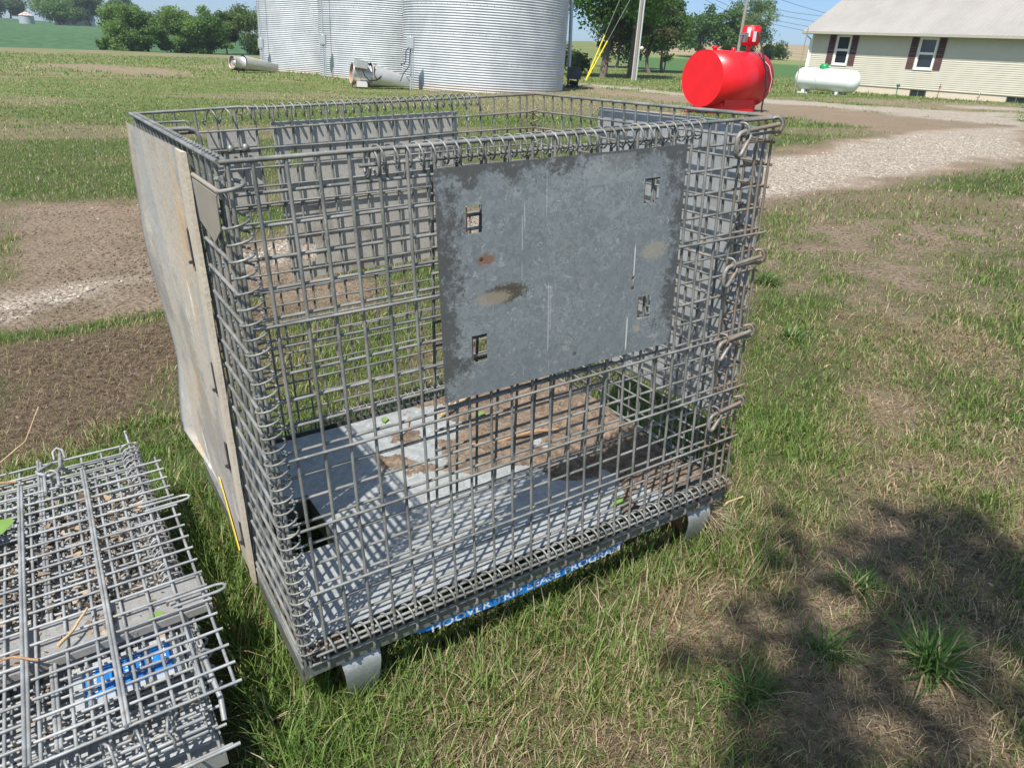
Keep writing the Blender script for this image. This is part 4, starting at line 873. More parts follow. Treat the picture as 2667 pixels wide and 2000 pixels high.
for k, (az_, hd, hh, rr) in enumerate(((-37.2, 330, 8, 9), (-35.6, 335, 9.5, 9), (-34.3, 335, 8, 8), (-33.2, 320, 7, 6), (-24.6, 330, 6.5, 7), (-23.2, 345, 7.5, 7), (-22.0, 340, 6, 6), (-26.2, 340, 5, 6), (-20.4, 345, 6.5, 7), (-39, 330, 8, 8))):
    tree('distant_tree', hd*math.sin(R(az_)), hd*math.cos(R(az_)), hh, rr, 0, 3500, .8, 60+k, 'far hazy trees on the skyline behind the soybean field', (.05, .085, .045), (.10, .14, .075), 'far skyline trees', nc=16, tr_r=.3)  # bluer, greyer foliage tint puts the haze into the leaf colour
# right of the bins
tree('maple_tree', 5.5, 61.7, 12.5, 5.3, 2.7, 26000, .26, 71, 'big dark green maple right behind the grain bins', (.03, .08, .012), (.14, .25, .04), nc=44, tr_r=.27, gap=.3)
tree('pine_tree', 7.6, 61.6, 11.5, 3.9, 1.9, 14000, .26, 72, 'brown green pine behind the utility pole', (.035, .05, .018), (.105, .105, .05), nc=60, tr_r=.24, shape='cone')
tree('tree', 10.9, 74.2, 7.8, 3.0, .6, 9000, .24, 73, 'deciduous tree right of the pine', (.03, .07, .018), (.10, .155, .05), nc=26, tr_r=.18)
tree('tree', 12.6, 77.5, 7.0, 2.6, .4, 7000, .24, 74, 'dark rounded tree behind the short bare pole', (.03, .07, .018), (.09, .14, .045), nc=22, tr_r=.16)
tree('tree', 8.8, 84, 7.6, 4.2, .3, 8000, .28, 79, 'dark tree filling the gap behind the pine', (.03, .06, .018), (.09, .13, .045), nc=24, tr_r=.16)
tree('tree', 25.2, 122.0, 7.4, 4.2, .2, 9000, .36, 75, 'dark green tree left of the leaning pole', (.04, .085, .025), (.11, .17, .06), nc=26, tr_r=.2)
tree('tree', 29.6, 121.0, 6.6, 3.4, .2, 7000, .36, 76, 'medium tree directly behind the red tank', (.04, .09, .025), (.12, .18, .06), nc=22, tr_r=.2)
tree('willow_tree', 33.0, 124.0, 9.4, 4.2, .4, 9000, .30, 77, 'pale willow like tree behind the leaning pole', (.075, .12, .045), (.19, .25, .11), nc=26, tr_r=.2)
tree('bush', 2.5, 66, 2.2, 2.6, 0, 3500, .26, 78, 'dark bush beneath the maple', (.03, .06, .02), (.09, .12, .045), None, 'bush', nc=12, tr_r=.05)
tree('bush', 37.5, 126, 2.6, 2.6, 0, 2500, .3, 80, 'low bush at the foot of the willow like tree', (.05, .09, .03), (.12, .17, .06), None, 'bush', nc=10, tr_r=.05)
# the tree whose branches shade the lower right corner (stands behind and beside the camera)
cl = []
g = np.random.default_rng(99)
for i in range(46):
    a_ = g.random()*6.28; q_ = g.random()**.5; sx = 1.5+1.15*q_*math.cos(a_); sy = 1.05+.85*q_*math.sin(a_)
    zz = 5.6+1.6*g.random(); cl.append((sx+SUN.x/SUN.z*zz-3.2, sy+SUN.y/SUN.z*zz+6.5, zz))
for i in range(14): cl.append((g.uniform(-1, 2.5), g.uniform(-1.5, 1.2), g.uniform(6, 9)))
tree('shade_tree', 3.2, -6.5, 8.5, 1.0, 5.0, 2100, .105, 91, 'leafy tree overhanging the lower right corner and shading the grass', (.03, .07, .015), (.10, .17, .04), nc=40, tr_r=.2, gap=.24, clist=cl, z=0.0)
# ------------------------------------------------------------------ grain bins
q = NM('bin_steel'); oc = q.tc.outputs['Object']; s = q.sep(oc)
c = q.mix(q.mapr(q.noise(1.2, 5), .35, .65), (.41, .43, .45), (.50, .52, .54)); c = q.mix(q.mapr(q.math('ADD', s[2], q.math('MULTIPLY', q.noise(3, 4), .3)), .55, .15, 0, .6), c, (.50, .40, .32))
bin_m = q.fin(c, .68, .15, .3)
grey_box = simple('grey_box', (.42, .45, .47), .45, .3); fan_m = simple('fan_housing', (.55, .54, .51), .4, .5, .2, 8); fan_rust = simple('fan_rust', (.42, .25, .15), .7, .2, .4, 9); black_m = simple('black_rubber', (.012, .012, .012), .5); conc_m = simple('concrete', (.62, .58, .52), .9, 0, .12, 12, bump=.3)
def bin_(x, y, z, R_, label, rings=7):
    root = empty('grain_bin', (x, y, z)); tag(root, label, 'grain bin', 'corrugated grain bins standing in a row')
    hh = rings*1.118; n = 300; K = int(hh/.1016)*8; V = []; 
    a = np.linspace(0, 2*np.pi, n, endpoint=False); zs = np.linspace(-.15, hh, K+1)
    rr = R_+.0135*np.sin(2*np.pi*zs/.1016)-.004*np.floor((zs)/1.118)
    V = np.stack([rr[:, None]*np.cos(a), rr[:, None]*np.sin(a), np.repeat(zs[:, None], n, 1)], -1).reshape(-1, 3); I = np.arange((K+1)*n).reshape(K+1, n); J2 = np.roll(I, -1, 1)
    F = np.stack([I[:-1], J2[:-1], J2[1:], I[1:]], -1).reshape(-1, 4); raw_mesh('wall', V, F, bin_m, parent=root, smooth=True)
    mb = MB(); mb.lathe([(R_+.08, hh-.02), (R_*.18, hh+1.75), (.0, hh+1.75)], 48); mb.build('roof', bin_m, root)
    mb = MB()
    for k in range(rings):
        zb_ = 1.118*k+.03
        for j in range(84): aa = 2*math.pi*j/84; mb.box((R_*math.cos(aa)-.012, R_*math.sin(aa)-.012, zb_), (R_*math.cos(aa)+.012, R_*math.sin(aa)+.012, zb_+.022))
    mb.build('bolts', black_m if False else grey_box, root)['kind'] = 'stuff'
    return root
bn = [bin_(-2.31, 37.75, -.27, 3.82, 'nearest and rightmost corrugated steel grain bin'), bin_(-8.13, 45.0, -.34, 3.82, 'middle corrugated steel grain bin partly hidden by the nearest one'), bin_(-13.44, 50.77, -.42, 3.82, 'far left corrugated steel grain bin behind the small blower')]
for (bx, by, zb_, zt_, gz_, full), root in zip(((-5.24, 34.1, 1.30, 1.75, -.41, 0), (-10.95, 41.55, 1.22, 1.66, -.46, 1), (-16.17, 47.3, .80, 1.31, -.45, 1)), bn):
    L0 = root.location; w_ = .15
    def loc(a): return (a[0]-L0.x, a[1]-L0.y, a[2]-L0.z)
    mb = MB(); mb.box(loc((bx-w_, by-.10, zb_)), loc((bx+w_, by+.08, zt_))); mb.box(loc((bx-w_+.02, by-.115, zb_+.03)), loc((bx+w_-.02, by-.102, zt_-.03))); mb.lathe([(.06, 0), (.05, .05), (0, .06)], 10, Matrix.Translation(loc((bx, by, zt_)))); bx_ = mb.build('control_box', grey_box, root)
    mb = MB(); mb.rod(loc((bx, by, gz_)), loc((bx, by, zb_)), .035, 8); mb.rod(loc((bx+.10, by, gz_)), loc((bx+.10, by, zb_)), .022, 8)
    if full: mb.rod(loc((bx, by, zt_+.03)), loc((bx-.02, by+.05, 7.2)), .03, 8)
    mb.build('conduit', grey_box, root)
mb = MB(); mb.tube([(-5.3, 34.0, 1.35), (-5.42, 33.95, 1.2), (-5.42, 33.95, .8), (-5.5, 33.95, .7), (-5.65, 34.1, .66)], .02, 6); mb.tube([(-5.24, 34.0, 1.3), (-5.28, 33.9, .6), (-5.5, 33.9, .35), (-5.66, 33.95, .0)], .02, 6)
cb = mb.build('cable', black_m, bn[0]); cb.location = -Vector(bn[0].location)
# blowers
def frame_along(p0, p1):
    p0 = Vector(p0); p1 = Vector(p1); xx = (p1-p0).normalized(); zz = Vector((0, 0, 1)); yy = zz.cross(xx).normalized(); zz = xx.cross(yy)
    M_ = Matrix((xx, yy, zz)).transposed().to_4x4(); M_.translation = p0; return M_, (p1-p0).length
def blower(p0, p1, r, L1, r2, z_ground, label, big):
    M_, L_ = frame_along(p0, p1); root = empty('grain_blower', M=M_); tag(root, label, 'blower', 'grain bin blowers')
    RY = Matrix.Rotation(R(90), 4, 'Y')
    mb = MB(); mb.lathe([(r*.96, .02), (r, 0), (r*1.03, .0), (r*1.03, .03), (r, .04), (r, L1), (r*1.1, L1), (r*1.1, L1+.05), (r, L1+.05)], 32, RY); mb.lathe([(r*.9, .12), (.12, .16), (.10, .10), (0, .09)], 20, RY); mb.build('fan_housing', fan_m, root)
    mb = MB(); mb.lathe([(r*.99, .005), (r*.97, .3)], 32, RY); mb.build('inlet', fan_rust, root)
    # transition: circle to flat box
    n = 32; vs = []; ks = 8
    for k in range(ks+1):
        t = k/ks
        for j in range(n):
            a = 2*math.pi*j/n; cy, cz = math.cos(a)*r*1.22, math.sin(a)*r*1.22+r*.12; m_ = max(abs(math.cos(a)), abs(math.sin(a))); by_, bz_ = math.cos(a)/m_*r*.95, math.sin(a)/m_*r2
            vs.append((L1+.05+(L_-L1-.05)*t, cy*(1-t)+by_*t, cz*(1-t)+bz_*t))
    fs = [(k*n+j, k*n+(j+1) % n, (k+1)*n+(j+1) % n, (k+1)*n+j) for k in range(ks) for j in range(n)]
    mb = MB(); mb.add(vs, fs, True); mb.build('transition_duct', fan_m, root)
    mb = MB(); zl = z_ground-p0[2]
    for x in (.12, L1-.08): mb.box((x, -.28, -r-.06), (x+.05, .28, -r+.05)); mb.box((x, -.26, zl), (x+.04, -.22, -r)); mb.box((x, .22, zl), (x+.04, .26, -r))
    mb.build('stand', black_m if not big else fan_rust, root); return root, M_
b1, M1 = blower((-16.37, 43.0, .06), (-14.75, 45.2, -.16), .33, .62, .22, -.44, 'small rusty mouthed blower at the far left bin', False)
b2, M2 = blower((-7.70, 33.60, .21), (-5.45, 34.72, -.06), .41, .74, .20, -.33, 'large silver blower between the nearest two bins', True)
mb = MB(); mb.box((.02, -.62, .25), (.52, -.30, .58)); mb.box((.04, -.635, .27), (.50, -.622, .56)); mb.build('control_box', fan_m, b2)
mb = MB(); mb.box((.72, -.16, .44), (1.0, .12, .52)); mb.box((.78, -.1, .40), (.92, .06, .44)); mb.build('motor_cap', black_m, b2)
mb = MB(); mb.tube([(.30, -.62, .25), (.40, -.66, .0), (.65, -.62, -.18), (.95, -.55, -.12), (1.2, -.45, .1), (1.45, -.38, .18), (1.8, -.3, .05), (2.2, -.25, -.15)], .022, 6); mb.tube([(.86, -.45, .42), (.85, -.5, .1), (1.0, -.5, -.1), (1.2, -.45, .05)], .02, 6); mb.build('cable', black_m, b2)
mb = MB(); mb.box((-.22, -.15, 0), (.22, .15, .22)); o = mb.build('concrete_block', conc_m); o.location = (-7.22, 33.42, -.30); o.rotation_euler.z = .3; tag(o, 'white concrete block under the large silver blower', 'block')
# auger pipe with its dark box
au = empty('auger', (2.2, 41.95, -.12)); tag(au, 'dark auger boot with a tall steel pipe right of the bins', 'auger')
mb = MB(); mb.tube([(-.27, 0, 1.03), (-.42, .0, 4.2), (-.62, 0, 8.2)], .095, 12); mb.build('pipe', simple('grey_pipe', (.38, .42, .46), .4, .5), au)
dark_m = simple('dark_steel', (.045, .05, .055), .5, .2, .3); mb = MB(); vs = [(-.36, -.3, .46), (.38, -.3, .46), (.38, .3, .46), (-.36, .3, .46), (-.33, -.26, 1.04), (.33, -.26, 1.04), (.33, .26, 1.04), (-.33, .26, 1.04)]; mb.add(vs, [(0, 3, 2, 1), (4, 5, 6, 7), (0, 1, 5, 4), (1, 2, 6, 5), (2, 3, 7, 6), (3, 0, 4, 7)]); mb.box((-.10, -.305, .5), (.06, -.285, 1.0)); mb.build('hopper', dark_m, au)
mb = MB()
for x in (-.30, .20): mb.box((x, -.26, -.02), (x+.07, -.2, .46)); mb.box((x, .2, -.02), (x+.07, .26, .46))
mb.box((-.34, -.24, .04), (.3, .24, .16)); mb.tube([(-.2, 0, .3), (.2, 0, .25)], .11, 12); mb.rod((-.45, -.1, .02), (.25, -.25, .3), .03); mb.build('stand', black_m, au)
# ------------------------------------------------------------------ poles, guys, power lines
wood_m = simple('weathered_pole', (.30, .26, .22), .9, 0, .25, 6, bump=.4); pvc_m = simple('pale_conduit', (.58, .60, .62), .4, .2)
up = empty('utility_pole', (6.98, 54.56, .18)); tag(up, 'near weathered utility pole with pale conduits beside the bins', 'utility pole')
mb = MB(); mb.tube([(0, 0, -.2), (-.05, 0, 5.0), (-.1, 0, 9.5)], [.15, .13, .11], 12); mb.build('pole', wood_m, up)
mb = MB(); mb.rod((.17, -.14, -.1), (.10, -.14, 8.0), .055, 10); mb.rod((-.12, -.16, -.1), (-.17, -.15, 8.0), .04, 8); mb.build('conduit', pvc_m, up)
mb = MB(); mb.lathe([(0, -.03), (.13, -.02), (.13, .03), (0, .04)], 16, Matrix.Translation((.30, -.2, 2.05)) @ Matrix.Rotation(R(90), 4, 'X')); mb.build('meter', conc_m, up)
yel = simple('yellow_guard', (.85, .68, .04), .5, 0, .08)
for i, (a, b, c) in enumerate((((3.41, 49.88, .22), (4.31, 49.81, 2.75), (6.0, 54.3, 8.6)), ((3.43, 49.88, .22), (4.52, 49.80, 2.45), (6.9, 53.2, 8.6)))):
    o = empty('guy_wire', a); tag(o, ('left guy wire with the longer yellow guard', 'right guy wire with the lower yellow guard')[i], 'guy wire')
    f_ = lambda p_: tuple(p_[j]-a[j] for j in range(3)); top = (5.0, 49.75, 4.73) if i == 0 else (5.61, 49.68, 4.76); top2 = tuple(b[j]+(top[j]-b[j])*2.2 for j in range(3))
    MB().rod((0, 0, -.1), f_(b), .045, 10).build('yellow_guard', yel, o); MB().rod(f_(b), f_(top2), .014, 6).build('cable', grey_box, o)
lp = empty('utility_pole', (22.05, 87.2, float(gz(22.05, 87.2)))); tag(lp, 'leaning bare wooden pole behind the red tank', 'utility pole'); MB().tube([(0, 0, -.2), (.06, 0, 6.2), (.1, 0, 10)], [.19, .16, .13], 12).build('pole', wood_m, lp); 
o = MB().tube([(0, 0, -.2), (.09, 0, 3.2)], [.085, .07], 10).build('bare_pole', wood_m); o.location = (13.03, 78.93, .69); tag(o, 'short thin bare pole on the grass beyond the gravel', 'pole')
WIRES = [[[20.84, 102.91, 8.96], [22.13, 102.64, 8.46], [23.7, 102.29, 7.84]], [[22.04, 102.66, 9.02], [24.3, 102.15, 8.25], [27.16, 101.43, 6.94], [32.02, 100.0, 6.21]], [[23.62, 102.31, 9.09], [25.99, 101.73, 8.32], [28.56, 101.04, 7.16], [32.16, 99.95, 6.69]], [[25.19, 101.93, 9.15], [28.73, 100.99, 8.19], [28.44, 101.07, 7.79], [32.94, 99.7, 7.23]], [[26.0, 101.73, 9.0], [28.33, 101.11, 8.4], [31.0, 100.32, 8.01], [33.58, 99.49, 7.8]], [[29.58, 100.75, 9.33], [31.88, 100.04, 8.73], [34.12, 99.3, 8.22]]]
for i, pts in enumerate(WIRES):
    p_ = [np.array(a) for a in pts]; o = p_[0]; q2 = [tuple(o+(p_[0]-p_[1])*1.5)]+[tuple(a) for a in p_]+[tuple(p_[-1]+(p_[-1]-p_[-2])*3)]
    mb = MB(); mb.tube([tuple(np.array(a)-o) for a in q2], .022, 5); w_ = mb.build('power_line', dark_m); w_.location = o
    tag(w_, ('shortest power line ending above the willow like tree', 'lowest power line crossing to the house', 'second lowest power line in the right sky', 'middle power line in the right sky', 'upper power line in the right sky', 'highest power line just above the roof')[i], 'power line', 'power lines in the right sky')
# ------------------------------------------------------------------ red fuel tank
q = NM('red_paint'); c = q.mix(q.mapr(q.noise(3, 4), .3, .7), (.78, .012, .018), (.70, .010, .016)); c = q.mix(q.mapr(q.noise(26, 5, .8), .68, .74, 0, .5), c, (.60, .20, .18)); red_m = q.fin(c, .36, 0, .45)
M_, L_ = frame_along((3.88, 18.15, 1.09), (5.33, 19.25, 1.12)); tk = empty('fuel_tank', M=M_); tag(tk, 'shiny red cylindrical fuel tank behind the basket', 'fuel tank')
RY = Matrix.Rotation(R(90), 4, 'Y'); r_ = .605
mb = MB(); mb.lathe([(0, .004), (r_-.012, .004), (r_-.006, 0), (r_, 0), (r_, L_), (r_-.006, L_), (r_-.012, L_-.004), (0, L_-.004)], 64, RY)
mb.build('tank_body', red_m, tk); bpy.data.objects[tk.children[0].name].data.polygons.foreach_set('use_smooth', [p_.area < .2 and abs(p_.normal.x) < .5 for p_ in tk.children[0].data.polygons])
mb = MB()
for x in (.30, L_-.35): mb.box((x, -.42, -.74), (x+.08, .42, -.50))
for y in (-.40, .34): mb.box((.05, y, -.78), (L_-.05, y+.06, -.72))
mb.box((.38, -.44, -.72), (L_-.36, -.425, -.42)); mb.build('skid', red_m, tk)
mb = MB(); mb.lathe([(.05, 0), (.05, .05), (.075, .05), (.075, .08), (0, .08)], 14, Matrix.Translation((.30, 0, .59))); mb.rod((.22, 0, .68), (.38, .02, .68), .015); mb.build('filler_cap', red_m, tk)
mb = MB(); mb.lathe([(.045, 0), (.045, .09), (0, .09)], 12, Matrix.Translation((.95, 0, .59))); mb.build('vent_cap', red_m, tk)
mb = MB()
for x in (.605, 1.215): mb.lathe([(r_+.0005, x-.008), (r_+.0035, x-.003), (r_+.0035, x+.003), (r_+.0005, x+.008)], 64, RY)
mb.tube([(-.002, -.03, .59), (-.002, -.02, .45), (-.002, -.03, .30)], .004, 5)
mb.build('weld_seam', simple('seam_red', (.62, .03, .03), .4), tk)
pm = empty('pump', (1.45, 0, .60)); pm.parent = tk
mb = MB(); mb.rod((0, 0, -.02), (0, 0, .14), .05, 10)
bm_ = bmesh_ = None
import bmesh
def bev_box(a, b, bev, name, mat, parent):
    bm = bmesh.new(); bmesh.ops.create_cube(bm, size=1.0)
    for v in bm.verts: v.co = Vector(((a[0]+b[0])/2+v.co.x*(b[0]-a[0]), (a[1]+b[1])/2+v.co.y*(b[1]-a[1]), (a[2]+b[2])/2+v.co.z*(b[2]-a[2])))
    bmesh.ops.bevel(bm, geom=bm.edges[:], offset=bev, segments=3, affect='EDGES'); me = bpy.data.meshes.new(name); bm.to_mesh(me); bm.free(); me.materials.append(mat)
    me.polygons.foreach_set('use_smooth', [True]*len(me.polygons)); o = bpy.data.objects.new(name, me); COL.objects.link(o); o.parent = parent; return o
bpy.data.objects.remove(pm); 
bev_box((1.32, -.17, .74), (1.64, .15, 1.16), .025, 'pump_housing', red_m, tk)
mb.build('pump_pipe', red_m, tk).location = (1.47, 0, .60)
ph = [o for o in tk.children if o.name.startswith('pump_housing')][0]
mb = MB(); mb.box((1.36, -.185, .82), (1.46, -.172, 1.04)); mb.box((1.304, -.12, .92), (1.318, -.02, 1.12)); mb.build('pump_label', white_m, ph)
mb = MB(); mb.box((1.20, -.08, .80), (1.303, .06, 1.0)); mb.tube([(1.24, -.02, .93), (1.12, -.04, .95), (1.06, -.05, .93)], .018, 6); mb.build('nozzle', simple('nozzle_grey', (.20, .20, .21), .4, .3), ph)
mb = MB(); mb.tube([(1.48, -.18, 1.03), (1.50, -.25, .92), (1.50, -.40, .62), (1.50, -.60, .2), (1.50, -.67, -.2), (1.48, -.66, -.55), (1.45, -.72, -.80)], .019, 7); mb.tube([(1.36, -.10, .74), (1.45, -.3, .60), (1.60, -.55, .30), (1.66, -.635, .0), (1.64, -.60, -.25)], .008, 6); mb.build('hose', black_m, tk)
mb = MB(); mb.tube([(1.37, -.12, .73), (1.50, -.3, .56), (1.66, -.54, .32), (1.735, -.62, .05), (1.74, -.60, -.25)], .008, 5); mb.build('vent_wire', conc_m, tk)
MB().box((0, 0, 0), (1.5, .14, .05)).build('wooden_board', simple('board', (.42, .30, .17), .8, 0, .2, 9)); o = bpy.data.objects['wooden_board']; o.location = (2.35, 17.9, float(gz(2.35, 17.9))+.02); o.rotation_euler.z = -.05; tag(o, 'long wooden board on the dirt left of the red tank', 'board')
# ------------------------------------------------------------------ propane tank
wt = simple('white_tank_paint', (.80, .82, .82), .32, 0, .05, 2, spec=.5)
pg = float(gz(13.3, 36.6)); M_, L_ = frame_along((12.50, 37.85, pg+.63), (14.66, 35.61, pg+.61)); pt = empty('propane_tank', M=M_); tag(pt, 'white propane tank with a green dome in front of the house', 'propane tank')
r_ = .475; prof = [(r_*math.sin(a), -.42*math.cos(a)*.85+.40) for a in np.linspace(0, math.pi/2, 9)]; prof = prof+[(r, L_-z) for r, z in reversed(prof)]
MB().lathe(prof, 40, RY).build('tank_shell', wt, pt)
MB().lathe([(.20, 0), (.20, .10), (.17, .19), (.09, .235), (0, .245)], 24, Matrix.Translation((1.3, 0, .44))).build('dome', simple('green_dome', (.01, .26, .07), .4), pt)
mb = MB()
for x in (.62, 2.25): mb.box((x-.06, -.28, -.62), (x+.06, -.14, -.36)); mb.box((x-.06, .14, -.62), (x+.06, .28, -.36)); mb.box((x-.22, -.30, -.66), (x+.22, -.1, -.58))
mb.build('leg', wt, pt); MB().tube([(1.28, -.12, .45), (1.25, -.38, .30), (1.25, -.485, 0), (1.25, -.40, -.28), (1.25, -.3, -.6)], .012, 6).build('gas_line', grey_box, pt)
mb = MB(); mb.rod((.5, 0, .46), (.5, 0, .52), .03); mb.rod((1.95, 0, .46), (1.95, 0, .54), .035); mb.rod((2.45, -.1, .44), (2.45, .1, .44), .02); mb.build('fittings', grey_box, pt)
o = MB().rod((0, 0, -.1), (.06, 0, 2.6), .022, 8).build('thin_post', wood_m); o.location = (11.25, 33.9, float(gz(11.25, 33.9))); tag(o, 'thin leaning rod at the left end of the propane tank', 'post')
# ------------------------------------------------------------------ house
MH = Matrix(((.694, .72, 0, 16.456), (-.72, .694, 0, 48.166), (0, 0, 1, .53), (0, 0, 0, 1))); hs_ = empty('house', M=MH); tag(hs_, 'cream sided single storey house with a pale metal roof and brown shutters', 'house')
q = NM('cream_siding'); c = q.mix(q.mapr(q.noise(1.5, 4), .3, .7), (.54, .51, .415), (.58, .55, .45)); sid = q.fin(c, .5, 0, .35)
q = NM('roof_metal'); c = q.mix(q.mapr(q.noise(.8, 4, .6, q.scalev((1, .3, 1))), .3, .7), (.33, .31, .28), (.38, .355, .325)); roofm = q.fin(c, .5, .1, .4)
trimw = simple('white_trim', (.78, .78, .74), .5); shut = simple('brown_shutter', (.095, .045, .042), .6, 0, .1, 10); fnd = simple('cream_foundation', (.62, .53, .42), .9, 0, .1, 5, bump=.3); gut = simple('gutter_taupe', (.40, .38, .31), .4)
q = NM('window_glass'); q.b.inputs['Specular IOR Level'].default_value = .8; glass = q.fin((.018, .024, .032), .06, 0)
LH = 15.0; DH = 7.3; z0, z1 = .39, 3.02
wins = [(1.50, 2.36, 1.38, 2.95), (6.11, 7.05, 1.375, 2.94), (12.4, 13.3, 1.37, 2.94)]
mb = MB(); zz = z0; cs = .1016
while zz < z1-.01:
    zt_ = min(zz+cs, z1); segs = [(0, LH)]
    for a, b, c_, d in wins:
        if zz+.05 > c_ and zz+.05 < d: segs = [s_ for x0, x1 in segs for s_ in (((x0, a), (b, x1)) if x0 < a < x1 else ((x0, x1),))]
    for x0, x1 in segs: mb.add([(x0, -.026, zz), (x1, -.026, zz), (x1, -.002, zt_), (x0, -.002, zt_), (x0, -.002, zz), (x1, -.002, zz)], [(0, 1, 2, 3), (4, 5, 1, 0)])
    mb.add([(-.016, 0, zz), (-.002, 0, zt_), (-.002, DH, zt_), (-.016, DH, zz)], [(3, 0, 1, 2)]); zz += cs
for x0, x1 in ((0, 1.5), (2.36, 6.11), (7.05, 12.4), (13.3, LH)): mb.box((x0+.001, 0, z0), (x1-.001, .08, z1))
for a, b, c_, d in wins: mb.box((a, 0, z0), (b, .08, c_)); mb.box((a, 0, d), (b, .08, z1))
mb.box((LH-.1, .081, z0), (LH, DH, z1)); mb.box((0, DH-.1, z0), (LH-.101, DH, z1)); mb.box((0.001, .081, z0), (.08, DH-.101, z1))
mb.add([(0, 0, z1), (0, DH, z1), (0, DH/2, z1+DH/2*.485)], [(0, 2, 1)]); mb.add([(LH, 0, z1), (LH, DH, z1), (LH, DH/2, z1+DH/2*.485)], [(0, 1, 2)])
mb.build('wall', sid, hs_)
mb = MB()
for x0, x1 in ((0, 6.23), (7.07, 10.97), (11.85, LH)): mb.box((x0+.02, .02, -.3), (x1, .2, z0-.001))
for x0, x1 in ((6.23, 7.07), (10.97, 11.85)): mb.box((x0, .02, -.3), (x1, .2, .0)); mb.box((x0, .02, .335), (x1, .2, z0-.001))
mb.box((.02, .21, -.3), (.2, DH-.02, z0-.001)); mb.build('foundation', fnd, hs_)
for x0, x1 in ((6.23, 7.07), (10.97, 11.85)):
    f_ = MB(); xm = (x0+x1)/2
    for b_ in (((x0, .03, .0), (x0+.04, .09, .335)), ((x1-.04, .03, .0), (x1, .09, .335)), ((xm-.02, .03, .0), (xm+.02, .09, .335)), ((x0+.04, .03, .0), (xm-.02, .09, .03)), ((xm+.02, .03, 0), (x1-.04, .09, .03))): f_.box(*b_)
    fo = f_.build('basement_window', simple('bronze', (.16, .13, .09), .5), hs_); MB().box((x0+.04, .07, .03), (x1-.04, .08, .335)).build('pane', glass, fo)
cur = simple('curtain_dim', (.10, .12, .15), .9, 0, .2, 8)
for a, b, c_, d in wins:
    f_ = MB(); t = .075
    f_.box((a, -.035, c_), (a+t, .05, d)); f_.box((b-t, -.035, c_), (b, .05, d)); f_.box((a+t, -.035, c_), (b-t, .05, c_+t)); f_.box((a+t, -.035, d-t), (b-t, .05, d)); zm = (c_+d)/2; f_.box((a+t, -.02, zm-.03), (b-t, .05, zm+.03)); f_.box((a-.03, -.055, c_-.04), (b+.03, -.002, c_-.001))
    i0, i1 = a+t, b-t
    for za, zb_, yy in ((c_+t, zm-.03, .012), (zm+.03, d-t, .0)):
        f_.box((i0, yy, za), (i0+.035, yy+.035, zb_)); f_.box((i1-.035, yy, za), (i1, yy+.035, zb_)); f_.box((i0+.035, yy, za), (i1-.035, yy+.035, za+.03)); f_.box((i0+.035, yy, zb_-.03), (i1-.035, yy+.035, zb_))
    fo = f_.build('window', trimw, hs_); MB().box((i0, .02+.01, c_+t), (i1, .04, zm-.03)).box((i0, .018, zm+.03), (i1, .028, d-t)).build('pane', glass, fo)
    for x0 in (a-.42, b+.05):
        s_ = MB(); s_.box((x0, -.045, c_-.01), (x0+.05, -.017, d+.02)); s_.box((x0+.32, -.045, c_-.01), (x0+.37, -.017, d+.02)); s_.box((x0+.05, -.045, c_-.01), (x0+.32, -.017, c_+.05)); s_.box((x0+.05, -.045, d-.04), (x0+.32, -.017, d+.02)); s_.box((x0+.05, -.045, (c_+d)/2-.03), (x0+.32, -.017, (c_+d)/2+.03))
        zz = c_+.05
        while zz < d-.06:
            if abs(zz+.015-(c_+d)/2) > .045: s_.add([(x0+.05, -.042, zz), (x0+.32, -.042, zz), (x0+.32, -.022, zz+.034), (x0+.05, -.022, zz+.034)], [(0, 1, 2, 3)])
            zz += .036
        s_.box((x0+.05, -.020, c_+.05), (x0+.32, -.0175, d-.04)); s_.build('shutter', shut, hs_)
# roof
ov = .50; ze = z1+.06; rs = 4.15; sl_ = .485; zr = ze+rs*sl_
mb = MB()
def roofpt(x, s_, up_=0): return (x, -ov+s_, ze+s_*sl_+up_)
mb.add([roofpt(-.45, 0), roofpt(LH+.45, 0), roofpt(LH+.45, rs), roofpt(-.45, rs), roofpt(-.45, 0, -.03), roofpt(LH+.45, 0, -.03), roofpt(LH+.45, rs, -.03), roofpt(-.45, rs, -.03)], [(0, 1, 2, 3), (7, 6, 5, 4), (0, 4, 5, 1), (1, 5, 6, 2), (3, 7, 4, 0)])
yb = 2*(-ov+rs)+ov
mb.add([(-.45, -ov+rs, zr), (LH+.45, -ov+rs, zr), (LH+.45, yb, ze), (-.45, yb, ze), (-.45, yb, ze-.03), (LH+.45, yb, ze-.03), (LH+.45, -ov+rs, zr-.03), (-.45, -ov+rs, zr-.03)], [(0, 1, 2, 3), (4, 5, 6, 7), (3, 2, 5, 4), (0, 3, 4, 7)])
x = -.40
while x < LH+.44:
    for dx, hh, ww in ((0, .022, .028), (.0762, .008, .02), (.1524, .008, .02)):
        a = x+dx; mb.add([roofpt(a-ww, -.03, .001), roofpt(a-ww*.35, -.03, hh), roofpt(a+ww*.35, -.03, hh), roofpt(a+ww, -.03, .001), roofpt(a-ww, rs, .001), roofpt(a-ww*.35, rs, hh), roofpt(a+ww*.35, rs, hh), roofpt(a+ww, rs, .001)], [(0, 1, 5, 4), (1, 2, 6, 5), (2, 3, 7, 6), (0, 3, 2, 1)])
    x += .2286
rf = mb.build('roof', roofm, hs_)
mb = MB(); mb.add([roofpt(-.47, rs-.14, .026), roofpt(LH+.47, rs-.14, .026), roofpt(LH+.47, rs, .05), roofpt(-.47, rs, .05)], [(0, 1, 2, 3)]); mb.build('ridge_cap', simple('ridge_tan', (.40, .33, .24), .7, 0, .2, 12), rf)
